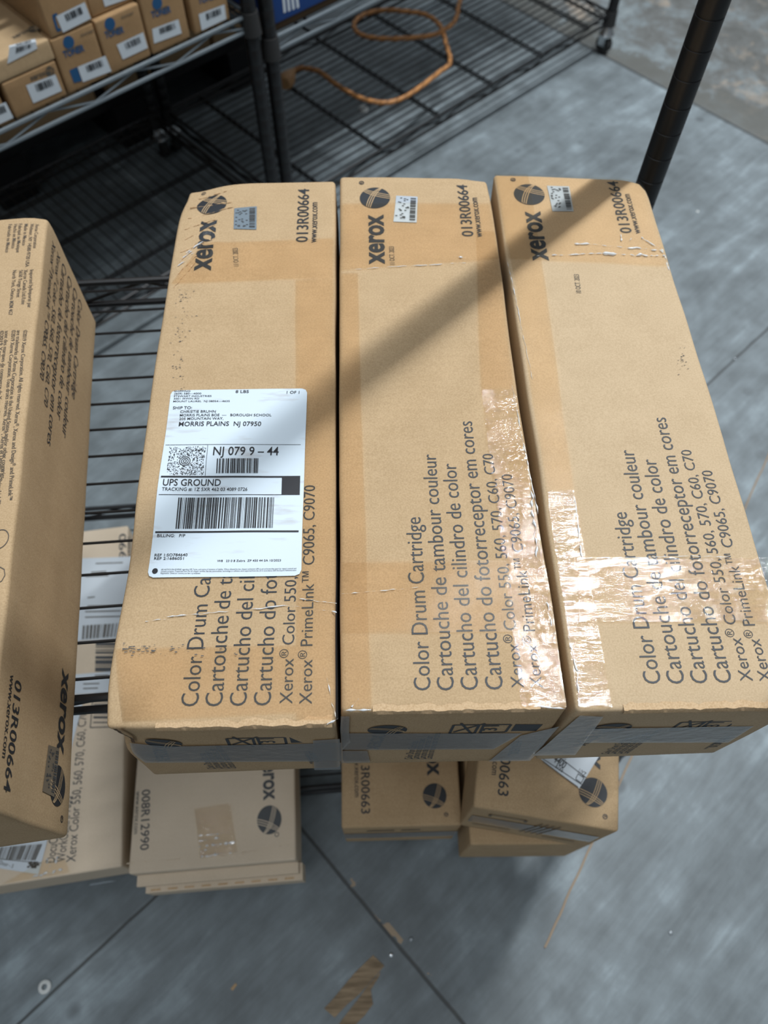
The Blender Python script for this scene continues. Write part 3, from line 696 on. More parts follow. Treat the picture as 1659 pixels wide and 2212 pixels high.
px_patch(TAPE_G, t, frR, [(1248, 1528), (1322, 1528), (1237, 1060), (1180, 1060)], w, n=8, m=24, e=0.0010)
px_patch(TAPE_G, t, frR, [(1250, 1345), (1700, 1345), (1655, 1205), (1245, 1205)], w, n=26, m=10, e=0.0013)
px_patch(TAPE, t, frR, [(1098, 560), (1446, 575), (1388, 388), (1068, 378)], w, n=20, m=10, e=0.0011)
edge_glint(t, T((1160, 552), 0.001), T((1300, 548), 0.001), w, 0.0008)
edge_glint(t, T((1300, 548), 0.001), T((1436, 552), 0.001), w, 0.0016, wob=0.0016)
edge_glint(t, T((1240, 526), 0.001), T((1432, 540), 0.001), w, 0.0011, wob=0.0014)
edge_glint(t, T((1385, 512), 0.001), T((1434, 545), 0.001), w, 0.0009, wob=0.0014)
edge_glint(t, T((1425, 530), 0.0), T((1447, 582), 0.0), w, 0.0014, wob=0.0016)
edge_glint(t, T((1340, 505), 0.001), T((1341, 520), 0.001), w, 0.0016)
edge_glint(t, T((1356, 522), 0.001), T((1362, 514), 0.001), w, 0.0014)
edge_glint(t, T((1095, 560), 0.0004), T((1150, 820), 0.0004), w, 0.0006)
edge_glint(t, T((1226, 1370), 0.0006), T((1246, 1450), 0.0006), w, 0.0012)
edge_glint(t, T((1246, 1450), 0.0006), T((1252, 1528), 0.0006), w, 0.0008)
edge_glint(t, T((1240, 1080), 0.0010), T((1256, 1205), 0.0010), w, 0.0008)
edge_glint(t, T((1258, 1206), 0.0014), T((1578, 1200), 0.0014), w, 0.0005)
flap_lip(t, (0.150, 0.1162, 0), (0.2585, 0.1160, 0), w, 0.0042)
mb = MB(); rr_ = random.Random(6)
for k in range(22):
    a = frR.px((1472+rr_.gauss(0, 7), 780+rr_.gauss(0, 16))); s_ = 0.0003+0.0006*rr_.random()
    quad(mb, frR, [(a[0], a[1]), (a[0]+s_*1.6, a[1]+0.0002), (a[0]+s_*1.3, a[1]+s_*0.7), (a[0]-0.0002, a[1]+s_*0.6)], 0.0006)
mb.build('scuff_marks', INKG, t, False, w)
frRf = front_frame(T4, B4)
def PR(x, y): a, b = PM(x, y); return (a+0.001, b)
front_print(t, frRf, PR, w)
def PRf(x, y): return frRf.px(crop(x, y, 3.197, 1140, 1300))
patch(TAPE_M, t, frRf, [PRf(390, 965), PRf(1380, 965), PRf(1560, 850), PRf(400, 870)], w, e=0.0008)
patch(TAPE_M, t, frRf, [PRf(40, 1050), PRf(330, 1045), PRf(520, 780), PRf(360, 770)], w, e=0.0012)

# ---- box standing on its narrow side at the far left
d6 = (Vector((-0.2144, 0.0677, 0))-Vector((-0.2737, 0.5600, 0))).normalized(); px6 = Vector((d6.y, -d6.x, 0))   # px6 points left
vr0 = Vector((-0.2757, 0.5590, 0)); vr1 = vr0+d6*0.493
Vq = [vr1+px6*0.136, vr1, vr0, vr0+px6*0.136]
t, w, T4, B4 = drum_carton('brown carton at the far left edge, its dim lettered side facing right', [(p.x, p.y) for p in Vq],
                           [(Vector((vr0.x, vr0.y, 0)), 0.010, Vector((0, -0.002, -0.002))), (Vector((vr1.x, vr1.y, -0.07)), 0.05, Vector((-0.002, 0.0, 0)))], 20.5, (-0.31, 0.31, S), group='long drum cartons on the near shelf', bot=[(p.x, p.y) for p in Vq])
frV = Frame(vr0, UP, d6, -px6); frV.ey = d6    # ex up the side, ey towards the viewer
# print turned half over: its right edge is the top edge of this side
class FrameV(Frame):
    def __init__(s): s.o = vr0+d6*0.004; s.ex = Vector((0, 0, 1)); s.ey = d6.copy(); s.n = -px6
drum_print(t, FrameV(), w)
fv = FrameV(); foil(t, fv, [(104.5, 1609), (127, 1617), (118, 1722), (94.4, 1709)], w, 14, plain('brown_foil', (0.24, 0.20, 0.15), 0.35, 0.2))
frT = Frame((0, 0, 0), (1, 0, 0), (0, 1, 0))
mb = MB()
def c4(x, y): return crop(x, y, 3.95, 0, 440)
for s, a, b, c in (("Xerox Corporation", c4(305, 170), c4(282, 382), 0.0030), ("Webster, NY 14580-9720 USA", c4(262, 170), c4(215, 540), 0.0030), ("Made in Mexico", c4(212, 175), c4(190, 360), 0.0030),
                   ("Fabriqu\u00e9 au Mexique", c4(162, 175), c4(140, 420), 0.0030), ("Hecho en M\u00e9xico", c4(122, 178), c4(100, 385), 0.0030), ("Fabricado no M\u00e9xico", c4(75, 180), c4(48, 420), 0.0030),
                   ("Imported by/Import\u00e9 par", c4(255, 565), c4(235, 890), 0.0030), ("Xerox Canada Ltd./Lt\u00e9e", c4(205, 565), c4(183, 860), 0.0030), ("5650 Yonge Street", c4(165, 568), c4(140, 800), 0.0030),
                   ("North York, Ontario M2M 4G7", c4(110, 570), c4(75, 955), 0.0030),
                   ("\u00a92019 Xerox Corporation. All rights reserved. Xerox\u00ae, Xerox and Design\u00ae and PrimeLink\u2122", (51.9, 714.7), (15.7, 1081.5), 0.0030),
                   ("are trademarks of Xerox Corporation in the United States and/or other countries.", (38, 715), (1.3, 1036), 0.0030),
                   ("\u00a92019 Xerox Corporation. Tous droits r\u00e9serv\u00e9s. Xerox\u00ae, Xerox et Design\u00ae et PrimeLink\u2122", (26.6, 714.7), (-10, 1090), 0.0030),
                   ("sont des marques de commerce de Xerox Corporation aux \u00c9tats-Unis", (12, 716), (-22, 1010), 0.0030), ("\u00a92019 Xerox Corporation.", (1, 716), (-12, 850), 0.0030)):
    put_text(mb, frT, s, frT.px(a), frT.px(b), c, weight=0.004)
disc(mb, frT, frT.px((0, 1165)), 0.0060, 0.0075, 0.0004, 40, 0.90); disc(mb, frT, frT.px((-3, 1243)), 0.0045, 0.0062, 0.0004, 8, 0.88)
mb.build('printed_notice', plain('brown_grey_ink', (0.11, 0.09, 0.07), 0.6), t, False, w)

# =================================================================== CARTONS ON THE LOWER DECK
def low_carton(label, fl, frt, length, zt, zb, mat, num=None, group=None, seed=1.0, name='carton', print_up=False, dents=()):
    """fl / frt: front corners (xy). Returns thing, warp, print frame (origin at the print's lower right)."""
    a = Vector((fl[0], fl[1], 0)); b = Vector((frt[0], frt[1], 0)); ex = (b-a).normalized(); ey = Vector((-ex.y, ex.x, 0))
    q = [a, b, b+ey*length, a+ey*length]; c = (q[0]+q[2])/2
    t, w, T4, B4 = drum_carton(label, [(p.x, p.y) for p in q], list(dents), seed, (c.x, c.y, zb), 0.0006, zt, zb, mat, group, None, 0.003, name=name)
    fr = Frame(V3(q[3], zt), -ex, -ey, UP) if not print_up else Frame(V3(q[1], zt), ex, ey, UP)
    return t, w, fr, q
G2 = 'small drum cartons on the lower deck'
t, w, fr, q = low_carton('kraft carton below the middle long carton, standing straight on the lower deck', (-0.037, 0.1115), (0.0992, 0.1115), 0.49, -0.465, -0.5975, K_MAIN, group=G2, seed=31)
drum_print(t, fr, w, skip_lines=True, num='013R00663')
ff = Frame(V3(q[0], -0.5975), (1, 0, 0), UP, (0, -1, 0))
mb = MB()
for k, (a, wdt) in enumerate((((0.028, 0.10), 0.032), ((0.068, 0.10), 0.022))): quad(mb, ff, [(a[0], a[1]), (a[0]+wdt, a[1]), (a[0]+wdt, a[1]+0.008), (a[0], a[1]+0.008)])
put_text(mb, ff, '013R00663', (0.03, 0.035), (0.07, 0.035), 0.008, weight=0.01)
mb.build('printed_symbols', INKS, t, False, w)
patch(TAPE_M, t, ff, [(0.001, 0.04), (0.135, 0.04), (0.135, 0.085), (0.001, 0.085)], w, e=0.0008)
p1 = T((1017, 1825), -0.455); p2 = T((1283, 1822), -0.455)
t, w, fr, q = low_carton('kraft carton partly hidden beneath the tilted one on the lower deck', (p1.x, p1.y), (p2.x, p2.y), 0.49, -0.4555, -0.5975, K_MAIN, group=G2, seed=35, dents=[(Vector((p1.x+0.07, p1.y, -0.455)), 0.06, Vector((0, 0, -0.004)))])
drum_print(t, fr, w, skip_lines=True, num='013R00663')
p1 = T((1022, 1743), -0.322); p2 = T((1337, 1797), -0.322)
t, w, fr, q = low_carton('turned kraft carton lying on top of another, white delivery tag stuck on it', (p1.x, p1.y), (p2.x, p2.y), 0.49, -0.3220, -0.455, K_MAIN, group=G2, seed=38)
drum_print(t, fr, w, skip_lines=True, num='013R00663', dlogo=(-0.007, 0.0))
ex = (q[1]-q[0]).normalized(); ff = Frame(V3(q[0], -0.455), ex, UP, Vector((ex.y, -ex.x, 0)))
patch(TAPE_M, t, ff, [(0.004, 0.045), (0.132, 0.045), (0.132, 0.088), (0.004, 0.088)], w, e=0.0008)
mb = MB()
for k in range(4): stroke(mb, ff, (0.060+0.006*k, 0.035), (0.072+0.006*k, 0.105), 0.0018, 0.0011)
for a, b in (((0.02, 0.11), (0.055, 0.11)), ((0.02, 0.10), (0.02, 0.11)), ((0.055, 0.10), (0.055, 0.11)), ((0.085, 0.03), (0.12, 0.03)), ((0.01, 0.035), (0.05, 0.035))): stroke(mb, ff, a, b, 0.0030, 0.0011)
mb.build('printed_symbols', INKS, t, False, w)
tg = Frame((0, 0, -0.322), (1, 0, 0), (0, 1, 0))
def c7(x, y): return crop(x, y, 3.95, 980, 1620)
tp = [tg.px(c7(*p)) for p in ((1070, 330), (1290, -30), (900, -250), (560, -60))]
mb = MB(); quad(mb, tg, [tp[0], tp[1], tp[2], tp[3]], 0.0010, 6, 6); o = mb.build('delivery_tag', PAPER2, t, True, w)
mb = MB()
put_text(mb, tg, '4400', tg.px(c7(845, 95)), tg.px(c7(935, 165)), 0.0075, 0.0014, 0.02)
put_text(mb, tg, 'QTY.', tg.px(c7(900, 80)), tg.px(c7(950, 112)), 0.004, 0.0014)
put_text(mb, tg, '5/35', tg.px(c7(862, 150)), tg.px(c7(925, 195)), 0.003, 0.0014, 0.01)
put_text(mb, tg, '1/YZ', tg.px(c7(1055, 195)), tg.px(c7(1110, 235)), 0.005, 0.0014)
for a, b in (((720, 50), (1095, 300)), ((870, 40), (1130, 240)), ((760, 100), (1060, 320)), ((1040, 245), (1060, 205)), ((1060, 205), (1110, 240)), ((1110, 240), (1085, 285)), ((1085, 285), (1040, 250))):
    stroke(mb, tg, tg.px(c7(*a)), tg.px(c7(*b)), 0.0007, 0.0014)
mb.build('label_print', INKF, o, False, w)

# wide flat waste-container cartons
GW = 'wide flat cartons on the lower deck'
ZW = -0.520
p1 = T((276, 1893), ZW); p2 = T((640, 1862), ZW)
t, w, fr, q = low_carton('wide flat grey-tan carton with stepped front flap, glossy tape square on top', (p1.x, p1.y+0.002), (p2.x, p2.y+0.002), 0.43, ZW, -0.5975, K_GREY, group=GW, seed=44)
mb = MB(); ex = (q[1]-q[0]).normalized(); ey = Vector((-ex.y, ex.x, 0))
for z0, z1, out, a0, a1 in ((-0.545, -0.5555, 0.012, 0.004, 0.0), (-0.556, -0.5975, 0.019, 0.012, 0.004)):   # stepped flaps at the front
    A = q[0]+ex*a0; B = q[1]+ex*a1; c = (A+B)/2-ey*(out/2)
    mb.box(V3(c, (z0+z1)/2), (B-A).length, out, abs(z1-z0), ex, ey)
mb.build('front_flap', K_GREY, t, False)
mb = MB(); A = q[0]+ex*0.014; B = q[1]-ex*0.002
for k in range(9):
    c = A.lerp(B, (k+0.5)/9)-ey*0.016; mb.box(V3(c, -0.5555), 0.011, 0.0015, 0.0012, ex, ey)
mb.build('perforation', K_EDGE, t, False)
def c8(x, y): return crop(x, y, 3.318, 240, 1600)
fw2 = Frame((0, 0, ZW), (1, 0, 0), (0, 1, 0))
mb = MB(); lt2 = MB()
put_text(mb, fw2, '008R12990', fw2.px(c8(222, 355)), fw2.px(c8(208, 788)), 0.0098, weight=0.008)
put_text(mb, fw2, 'www.xerox.com', fw2.px(c8(180, 365)), fw2.px(c8(162, 670)), 0.0055)
mb.build('printed_part_number', INKF, t, False, w)
mb = MB(); a = Vector(fw2.px(c8(1092, 232))); b = Vector(fw2.px(c8(1096, 432))); d = (b-a)
put_text(mb, fw2, 'xerox', b-d*5.0/2.95, b, 0.0185*1.0, weight=0.028)
gc = Vector(fw2.px(c8(1134, 567))); globe(mb, lt2, fw2, gc, 0.0162, d, 0.0004, 0.0145)
gc = Vector(fw2.px(c8(1188, 672))); disc(mb, fw2, gc, 0.0027, 0.0027, 0.0004, 20, 0.7)
lg = mb.build('printed_logo', INKF, t, False, w); lt2.build('emblem_ribbon', K_GREY, lg, False, w)
patch(TAPE_G, t, fw2, [fw2.px(c8(*p)) for p in ((640, 845), (905, 800), (855, 450), (600, 490))], w, e=0.0010)
for k in range(5): edge_glint(t, V3(fw2.px(c8(622+6*k, 685+37*k)), ZW+0.001), V3(fw2.px(c8((800, 775, 890, 720, 895)[k], 665+33*k)), ZW+0.001), w, 0.0022, name='tape_fold_glint', wob=0.0008, mat=GLARE_WHITE)
edge_glint(t, V3(fw2.px(c8(110, 880)), ZW), V3(fw2.px(c8(500, 850)), ZW), w, 0.0010, mat=K_GREY, name='board_crease')
edge_glint(t, V3(fw2.px(c8(780, 835)), ZW), V3(fw2.px(c8(1310, 740)), ZW), w, 0.0014, mat=K_GREY, name='board_crease')

p2 = T((263, 1872), ZW); p1 = T((0, 1914), ZW); p1 = p1+(p1-p2).normalized()*0.045
p3 = T((279, 1625), ZW)
t, w, fr, q = low_carton('wide flat tan carton at the lower left, partly covered by a white barcode label', (p1.x, p1.y), (p2.x, p2.y), 0.455, ZW, -0.5975, K_GREY, group=GW, seed=47, print_up=True)
def c9(x, y): return crop(x, y, 3.686, 0, 1400)
mb = MB()
put_text(mb, fw2, 'Xerox Color 550, 560, 570, C60, C70', fw2.px(c9(603, 1700)), fw2.px(c9(695, 508)), 0.0105, weight=0.0)
put_text(mb, fw2, 'WorkCentre 7655', fw2.px(c9(520, 1700)), fw2.px(c9(575, 1180)), 0.0105, weight=0.0)
put_text(mb, fw2, 'DocuColor 240', fw2.px(c9(440, 1705)), fw2.px(c9(490, 1280)), 0.0105, weight=0.0)
put_text(mb, fw2, '008R12990', fw2.px((275, 1330)), fw2.px((272, 1152)), 0.0098, weight=0.008)
put_text(mb, fw2, 'www.xerox.com', fw2.px((283, 1300)), fw2.px((281, 1160)), 0.005)
for a, b in (((196, 1572), (201, 1500)), ((196, 1572), (245, 1570)), ((200, 1505), (250, 1500))): stroke(mb, fw2, fw2.px(a), fw2.px(b), 0.0012)
barcode(mb, fw2, [fw2.px(p) for p in ((207, 1388), (202, 1562), (240, 1562), (260, 1388))], 20, 40, 0.0004)
mb.build('printed_text', INKF, t, False, w)
def wlabel(pxs, nm='barcode_label'):
    mb = MB(); q_ = [fw2.px(p) for p in pxs]; quad(mb, fw2, [q_[3], q_[2], q_[1], q_[0]], 0.0009, 6, 6); return mb.build(nm, PAPER2, t, True, w)
o = wlabel([(140, 1208), (300, 1202), (285, 1378), (120, 1388)])
mb = MB()
for y, x0, x1 in ((1218, 207, 266), (1237, 197, 230), (1246, 185, 235), (1292, 190, 206), (1310, 190, 262), (1322, 185, 262), (1334, 185, 262)): stroke(mb, fw2, fw2.px((x0, y)), fw2.px((x1, y-2)), 0.0016, 0.0012)
barcode(mb, fw2, [fw2.px(p) for p in ((180, 1352), (255, 1347), (250, 1376), (178, 1382))], 16, 41, 0.0012); mb.build('label_print', INKG, o, False, w)
o = wlabel([(150, 1458), (262, 1449), (258, 1494), (140, 1502)])
mb = MB()
for y, x0, x1 in ((1460, 205, 235), (1466, 180, 210), (1478, 180, 215), (1488, 180, 212)): stroke(mb, fw2, fw2.px((x0, y)), fw2.px((x1, y-1)), 0.0014, 0.0012)
mb.build('label_print', INKG, o, False, w)
o = wlabel([(-40, 1500), (180, 1518), (84, 1889), (-90, 1862)])
mb = MB(); barcode(mb, fw2, [fw2.px(c9(*p)) for p in ((-140, 1600), (340, 1560), (285, 1690), (-160, 1680))], 32, 43, 0.0012)
put_text(mb, fw2, 'Door - 5', fw2.px(c9(-5, 1722)), fw2.px(c9(102, 1752)), 0.004, 0.0012, 0.0)
stroke(mb, fw2, fw2.px(c9(-100, 1670)), fw2.px(c9(330, 1712)), 0.0007, 0.0012)
rr_ = random.Random(3)
for k in range(26):
    x, y = 215+rr_.random()*80, 1712+rr_.random()*45; a = fw2.px(c9(x, y)); quad(mb, fw2, [a, (a[0]+0.003, a[1]), (a[0]+0.003, a[1]+0.002), (a[0], a[1]+0.002)], 0.0012)
mb.build('label_print', INKG, o, False, w)
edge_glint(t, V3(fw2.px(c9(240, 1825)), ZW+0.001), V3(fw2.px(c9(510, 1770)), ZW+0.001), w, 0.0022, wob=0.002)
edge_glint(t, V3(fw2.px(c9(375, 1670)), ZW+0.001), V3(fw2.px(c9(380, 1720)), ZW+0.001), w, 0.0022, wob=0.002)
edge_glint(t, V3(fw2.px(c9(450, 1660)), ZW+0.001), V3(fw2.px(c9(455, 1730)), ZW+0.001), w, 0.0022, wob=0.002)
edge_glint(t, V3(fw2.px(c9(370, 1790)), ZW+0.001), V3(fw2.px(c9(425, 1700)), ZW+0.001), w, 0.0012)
px_patch(TAPE, t, fw2, [c9(20, 1880), c9(560, 1790), c9(520, 1680), c9(330, 1700)], w, e=0.0014)
ex = (q[1]-q[0]).normalized(); ff = Frame(V3(q[0], -0.5975), ex, UP, Vector((ex.y, -ex.x, 0)))
a = ff.px(c9(705, 1885)); mb = MB(); quad(mb, ff, [(a[0], a[1]-0.004), (a[0]+0.035, a[1]-0.002), (a[0]+0.030, a[1]+0.010), (a[0]+0.006, a[1]+0.010)], 0.0006); mb.build('tape_scrap', PAPER2, t, False)

# =================================================================== FAR RACKS
def rack(label, u0, u1, zs, depth, along, base_loc, ncols, sup, rim, mid=BLK, back_n=None, ztop=1.0, wn=None, drop=0.022, wr=0.0014):
    t = thing('wire_shelving_unit', label, 'shelving unit', base_loc, 'far wire shelving units')
    for z in zs:
        n = int((depth if along == 'a' else (u1-u0))/0.0254) if wn is None else wn
        wire_shelf(t, RK, u0, u1, 0.0, depth, z, n, sup, mid, rim, along, rr=0.0034, seg=0.075, drop=drop, wr=wr)
    for u in (u0, u1):
        for n_ in (0.0, depth):
            p = RK(u, n_, 0); po = post(t, p, FL+0.078, ztop, BLKP, n=16, gd=0.0003)
            for z in zs: collar(po, p, z+0.004, RUBBER)
            caster(po, p)
    return t
ZA, ZB = -0.231, -0.284
DP = 0.44
ra = rack('black wire rack stacked with small toner cartons, upper left', -2.33, -1.123, (ZA, -0.612, 0.16, 0.55), DP, 'b', RK(-1.7, 0.22, FL), 40, 3, SHEEN_WIRE)
rb = rack('black wire rack holding the blue box, standing right of the toner rack', -1.088, 0.0, (ZB, 0.10, -0.618), DP, 'a', RK(-0.55, 0.22, FL), 20, 6, SHEEN_WIRE, wr=0.0016)

# toner cartons: front faces stand just behind the front rim
YF = 0.004
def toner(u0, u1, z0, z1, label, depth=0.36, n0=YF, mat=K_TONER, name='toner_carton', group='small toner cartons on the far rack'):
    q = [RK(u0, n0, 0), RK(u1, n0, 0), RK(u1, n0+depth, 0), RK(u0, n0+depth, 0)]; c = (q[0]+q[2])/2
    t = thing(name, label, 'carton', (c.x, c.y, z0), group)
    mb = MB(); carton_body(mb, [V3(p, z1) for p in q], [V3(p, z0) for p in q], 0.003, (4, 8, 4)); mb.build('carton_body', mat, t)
    return t, Frame(V3(q[0], z0), U, UP, -NN)
def wl(t, fr, pxs, seed, bc=True):
    q = [fr.px(p) for p in pxs]; mb = MB(); quad(mb, fr, [q[3], q[2], q[1], q[0]], 0.0006); o = mb.build('barcode_label', PAPER2, t, False)
    Q = [Vector(p) for p in q]
    def L(u, v): return Q[0]*(1-u)*(1-v)+Q[1]*u*(1-v)+Q[2]*u*v+Q[3]*(1-u)*v
    mb = MB(); barcode(mb, fr, [L(0.25, 0.12), L(0.82, 0.12), L(0.82, 0.52), L(0.25, 0.52)], 13, seed, 0.0010); mb.build('label_print', INK, o, False)
    return o
def cT(x, y): return (x/5.925, y/5.925)
def tprint(t, fr, ball, word, num, small, blue=None):
    mb = MB(); disc(mb, fr, fr.px(ball), 0.0085, 0.0085, 0.0005, 24); 
    put_text(mb, fr, 'TONER', fr.px(word[0]), fr.px(word[1]), 0.0085, 0.0005, 0.03)
    mb.build('printed_emblem', INKB, t, False)
    mb = MB(); put_text(mb, fr, 'toner', fr.px(num[0]), fr.px(num[1]), 0.004, 0.0005, 0.02); stroke(mb, fr, fr.px(small[0]), fr.px(small[1]), 0.0022, 0.0005); mb.build('printed_text', INKS, t, False)
    if blue:
        mb = MB(); q = [fr.px(p) for p in blue]; quad(mb, fr, [q[3], q[2], q[1], q[0]], 0.0005); mb.build('blue_mark', INKB, t, False)
zA = ZA+0.0005
def zfu(px): h = hit(px, RK(0, YF, 0), NN); return ((h-FOOT0).dot(U), h.z)
# bottom row
t, fr = toner(-1.66, -1.556, zA, -0.178, 'small kraft carton at the lower left corner of the toner rack')
wl(t, fr, [cT(-150, 1380), cT(70, 1305), cT(170, 1505), cT(-60, 1610)], 1)
t, fr = toner(-1.547, -1.462, zA, -0.179, 'small logo carton with a big white rounded barcode label, bottom row')
wl(t, fr, [cT(330, 1090), cT(705, 950), cT(790, 1160), cT(425, 1320)], 2)
mb = MB(); lt2 = MB(); globe(mb, lt2, fr, fr.px(cT(637, 912)), 0.0068, (1, 0)); put_text(mb, fr, 'xerox', fr.px(cT(390, 1035)), fr.px(cT(590, 955)), 0.0075, weight=0.02)
o = mb.build('printed_logo', INKG, t, False); lt2.build('emblem_ribbon', K_TONER, o, False)
t, fr = toner(-1.459, -1.390, zA, -0.153, 'small toner carton with blue square left of its label, bottom row')
wl(t, fr, [cT(990, 855), cT(1345, 710), cT(1425, 910), cT(1060, 1050)], 3)
tprint(t, fr, cT(876, 540), (cT(820, 740), cT(1085, 645)), (cT(1030, 470), cT(1210, 395)), (cT(825, 655), cT(1020, 580)), [cT(885, 900), cT(985, 855), cT(1045, 1035), cT(945, 1060)])
t, fr = toner(-1.387, -1.312, zA, -0.154, 'small toner carton right of the blue-marked one, bottom row')
def c1(x, y): return (x/2.9625, y/2.9625)
wl(t, fr, [c1(745, 285), c1(915, 205), c1(945, 305), c1(785, 380)], 4)
tprint(t, fr, c1(702, 152), (c1(675, 245), c1(795, 205)), (c1(775, 120), c1(858, 85)), (c1(680, 210), c1(770, 175)))
t, fr = toner(-1.309, -1.237, zA, -0.120, 'small toner carton between its neighbours, fourth of the bottom row')
wl(t, fr, [c1(972, 185), c1(1140, 122), c1(1162, 212), c1(985, 278)], 5)
tprint(t, fr, c1(1005, 20), (c1(970, 115), c1(1095, 75)), (c1(1080, -10), c1(1160, -40)), (c1(975, 75), c1(1070, 40)))
t, fr = toner(-1.227, -1.158, zA, -0.120, 'small toner carton nearest the rack post, bottom row')
wl(t, fr, [c1(1270, 90), c1(1435, 27), c1(1447, 120), c1(1290, 195)], 6)
tprint(t, fr, c1(1300, -70), (c1(1270, 25), c1(1390, -15)), (c1(1370, -90), c1(1440, -120)), (c1(1275, -15), c1(1370, -50)))
# upper layer
t, fr = toner(-1.60, -1.460, -0.1785, -0.150, 'flat pale logo carton, barcode label folded over its edge', mat=K_MAIN, depth=0.34)
wl(t, fr, [cT(120, 600), cT(455, 530), cT(475, 620), cT(90, 815)], 7)
ft = Frame(V3(RK(0, 0, 0), -0.150), U, NN, UP)
mb = MB(); lt2 = MB(); globe(mb, lt2, ft, ft.px(cT(432, 375)), 0.0085, (1, 0)); put_text(mb, ft, 'xerox', ft.px(cT(175, 505)), ft.px(cT(385, 400)), 0.0095, weight=0.02)
o = mb.build('printed_logo', INKG, t, False); lt2.build('emblem_ribbon', K_MAIN, o, False)
wl(t, ft, [cT(120, 590), cT(450, 500), cT(470, 560), cT(120, 650)], 8)
t, fr = toner(-1.456, -1.388, -0.1525, -0.075, 'toner carton with blue bracket and tilted label, upper layer')
wl(t, fr, [cT(715, 205), cT(1080, 25), cT(1160, 235), cT(805, 415)], 9)
mb = MB()
for a, b in ((cT(680, 205), cT(735, 385)), (cT(672, 205), cT(730, 180)), (cT(728, 390), cT(775, 372))): stroke(mb, fr, fr.px(a), fr.px(b), 0.0035, 0.0005)
mb.build('blue_mark', INKB, t, False)
t, fr = toner(-1.385, -1.3105, -0.1535, -0.07, 'toner carton stacked on the third one, label at the frame top', n0=0.012)
wl(t, fr, [cT(1300, -60), cT(1600, -180), cT(1680, -30), cT(1340, 85)], 10)
# unseen cartons added on the higher shelves to shade the floor beneath
ORD = ('leftmost', 'second', 'third', 'fourth', 'fifth', 'sixth', 'seventh', 'eighth', 'ninth')
for k in range(9):
    u = -2.24+0.122*k
    toner(u, u+0.116, 0.1605, 0.30+0.02*(k % 3), ORD[k]+' kraft carton from the left on the shelf above the toner cartons', 0.40, 0.01, name='storage_carton', group='cartons on the toner rack\'s higher shelf')
for k in range(4):
    u = -1.06+0.25*k
    toner(u, u+0.235, 0.1005, 0.30, ORD[k]+' kraft carton from the left on the shelf above the blue box', 0.40, 0.02, name='storage_carton', group='cartons on the higher shelf above the blue box')

# blue box on the right rack
q = [RK(-1.075, 0.006, 0), RK(-0.905, 0.006, 0), RK(-0.905, 0.30, 0), RK(-1.075, 0.30, 0)]
t = thing('storage_box', 'deep blue box with a white printed block, on the rack right of the posts', 'box', ((q[0].x+q[2].x)/2, (q[0].y+q[2].y)/2, ZB+0.012))
BLUE = plain('deep_blue_card', (0.0, 0.045, 0.22), 0.5)
mb = MB(); carton_body(mb, [V3(p, 0.02) for p in q], [V3(p, ZB+0.012) for p in q], 0.003, (4, 6, 4)); mb.build('box_body', BLUE, t)
fr = Frame(V3(q[0], ZB), U, UP, -NN); mb = MB()
for k in range(4):
    x0 = 612+9.5*k; stroke(mb, fr, fr.px((x0, -6)), fr.px((x0+3, 27-3.4*k)), 0.0055, 0.0006)
mb.build('printed_block', PAPER2, t, False)
mb = MB(); mb.box(RK(-0.99, 0.15, ZB+0.0062), 0.16, 0.28, 0.0115, U, NN); mb.build('box_tray', K_DARK, t, False)
t, fr = toner(-0.895, -0.76, ZB+0.0005, ZB+0.06, 'low brown carton right beside the blue box', 0.3, 0.02, name='storage_carton', group='loose brown cartons')

# big cartons standing behind the racks on dark pallets
GP = 'large cartons on pallets behind the racks'
def pallet(u0, u1, n0, n1, label):
    c = RK((u0+u1)/2, (n0+n1)/2, FL); t = thing('pallet', label, 'pallet', c, 'dark pallets behind the racks'); m = plain('black_plastic', (0.008, 0.008, 0.009), 0.7)
    mb = MB()
    for k in range(5):
        n_ = n0+(n1-n0)*(k+0.5)/5; mb.box(RK((u0+u1)/2, n_, FL+0.108), u1-u0, (n1-n0)/5*0.8, 0.018, U, NN)
    mb.build('deck_board', m, t, False)
    mb = MB()
    for k in range(3):
        u_ = u0+(u1-u0)*(0.08+0.42*k); mb.box(RK(u_, (n0+n1)/2, FL+0.0498), 0.09, n1-n0, 0.0976, U, NN)
    mb.build('stringer', m, t, False)
pallet(-1.52, -0.74, 0.52, 1.05, 'dark pallet under the brown cartons behind the rack posts')
pallet(-2.65, -1.60, 0.52, 1.05, 'dark pallet under the brown cartons behind the toner rack')
for k, (u0, u1, h, lb) in enumerate(((-0.870, -0.765, 0.50, 'large brown carton just left of the adjoining rack posts, farthest right of its row'), (-1.055, -0.877, 0.52, 'large brown carton behind the rack back posts'),
                                   (-1.165, -1.062, 0.48, 'narrow brown carton seen between the dark back posts'), (-1.51, -1.20, 0.52, 'wide brown carton low under the toner rack rim'),
                                   (-2.10, -1.62, 0.54, 'large brown carton behind the far left end of the toner rack'))):
    toner(u0, u1, FL+0.1175, FL+h, lb, 0.42, 0.535+0.008*(k % 2), K_MAIN, 'storage_carton', GP)
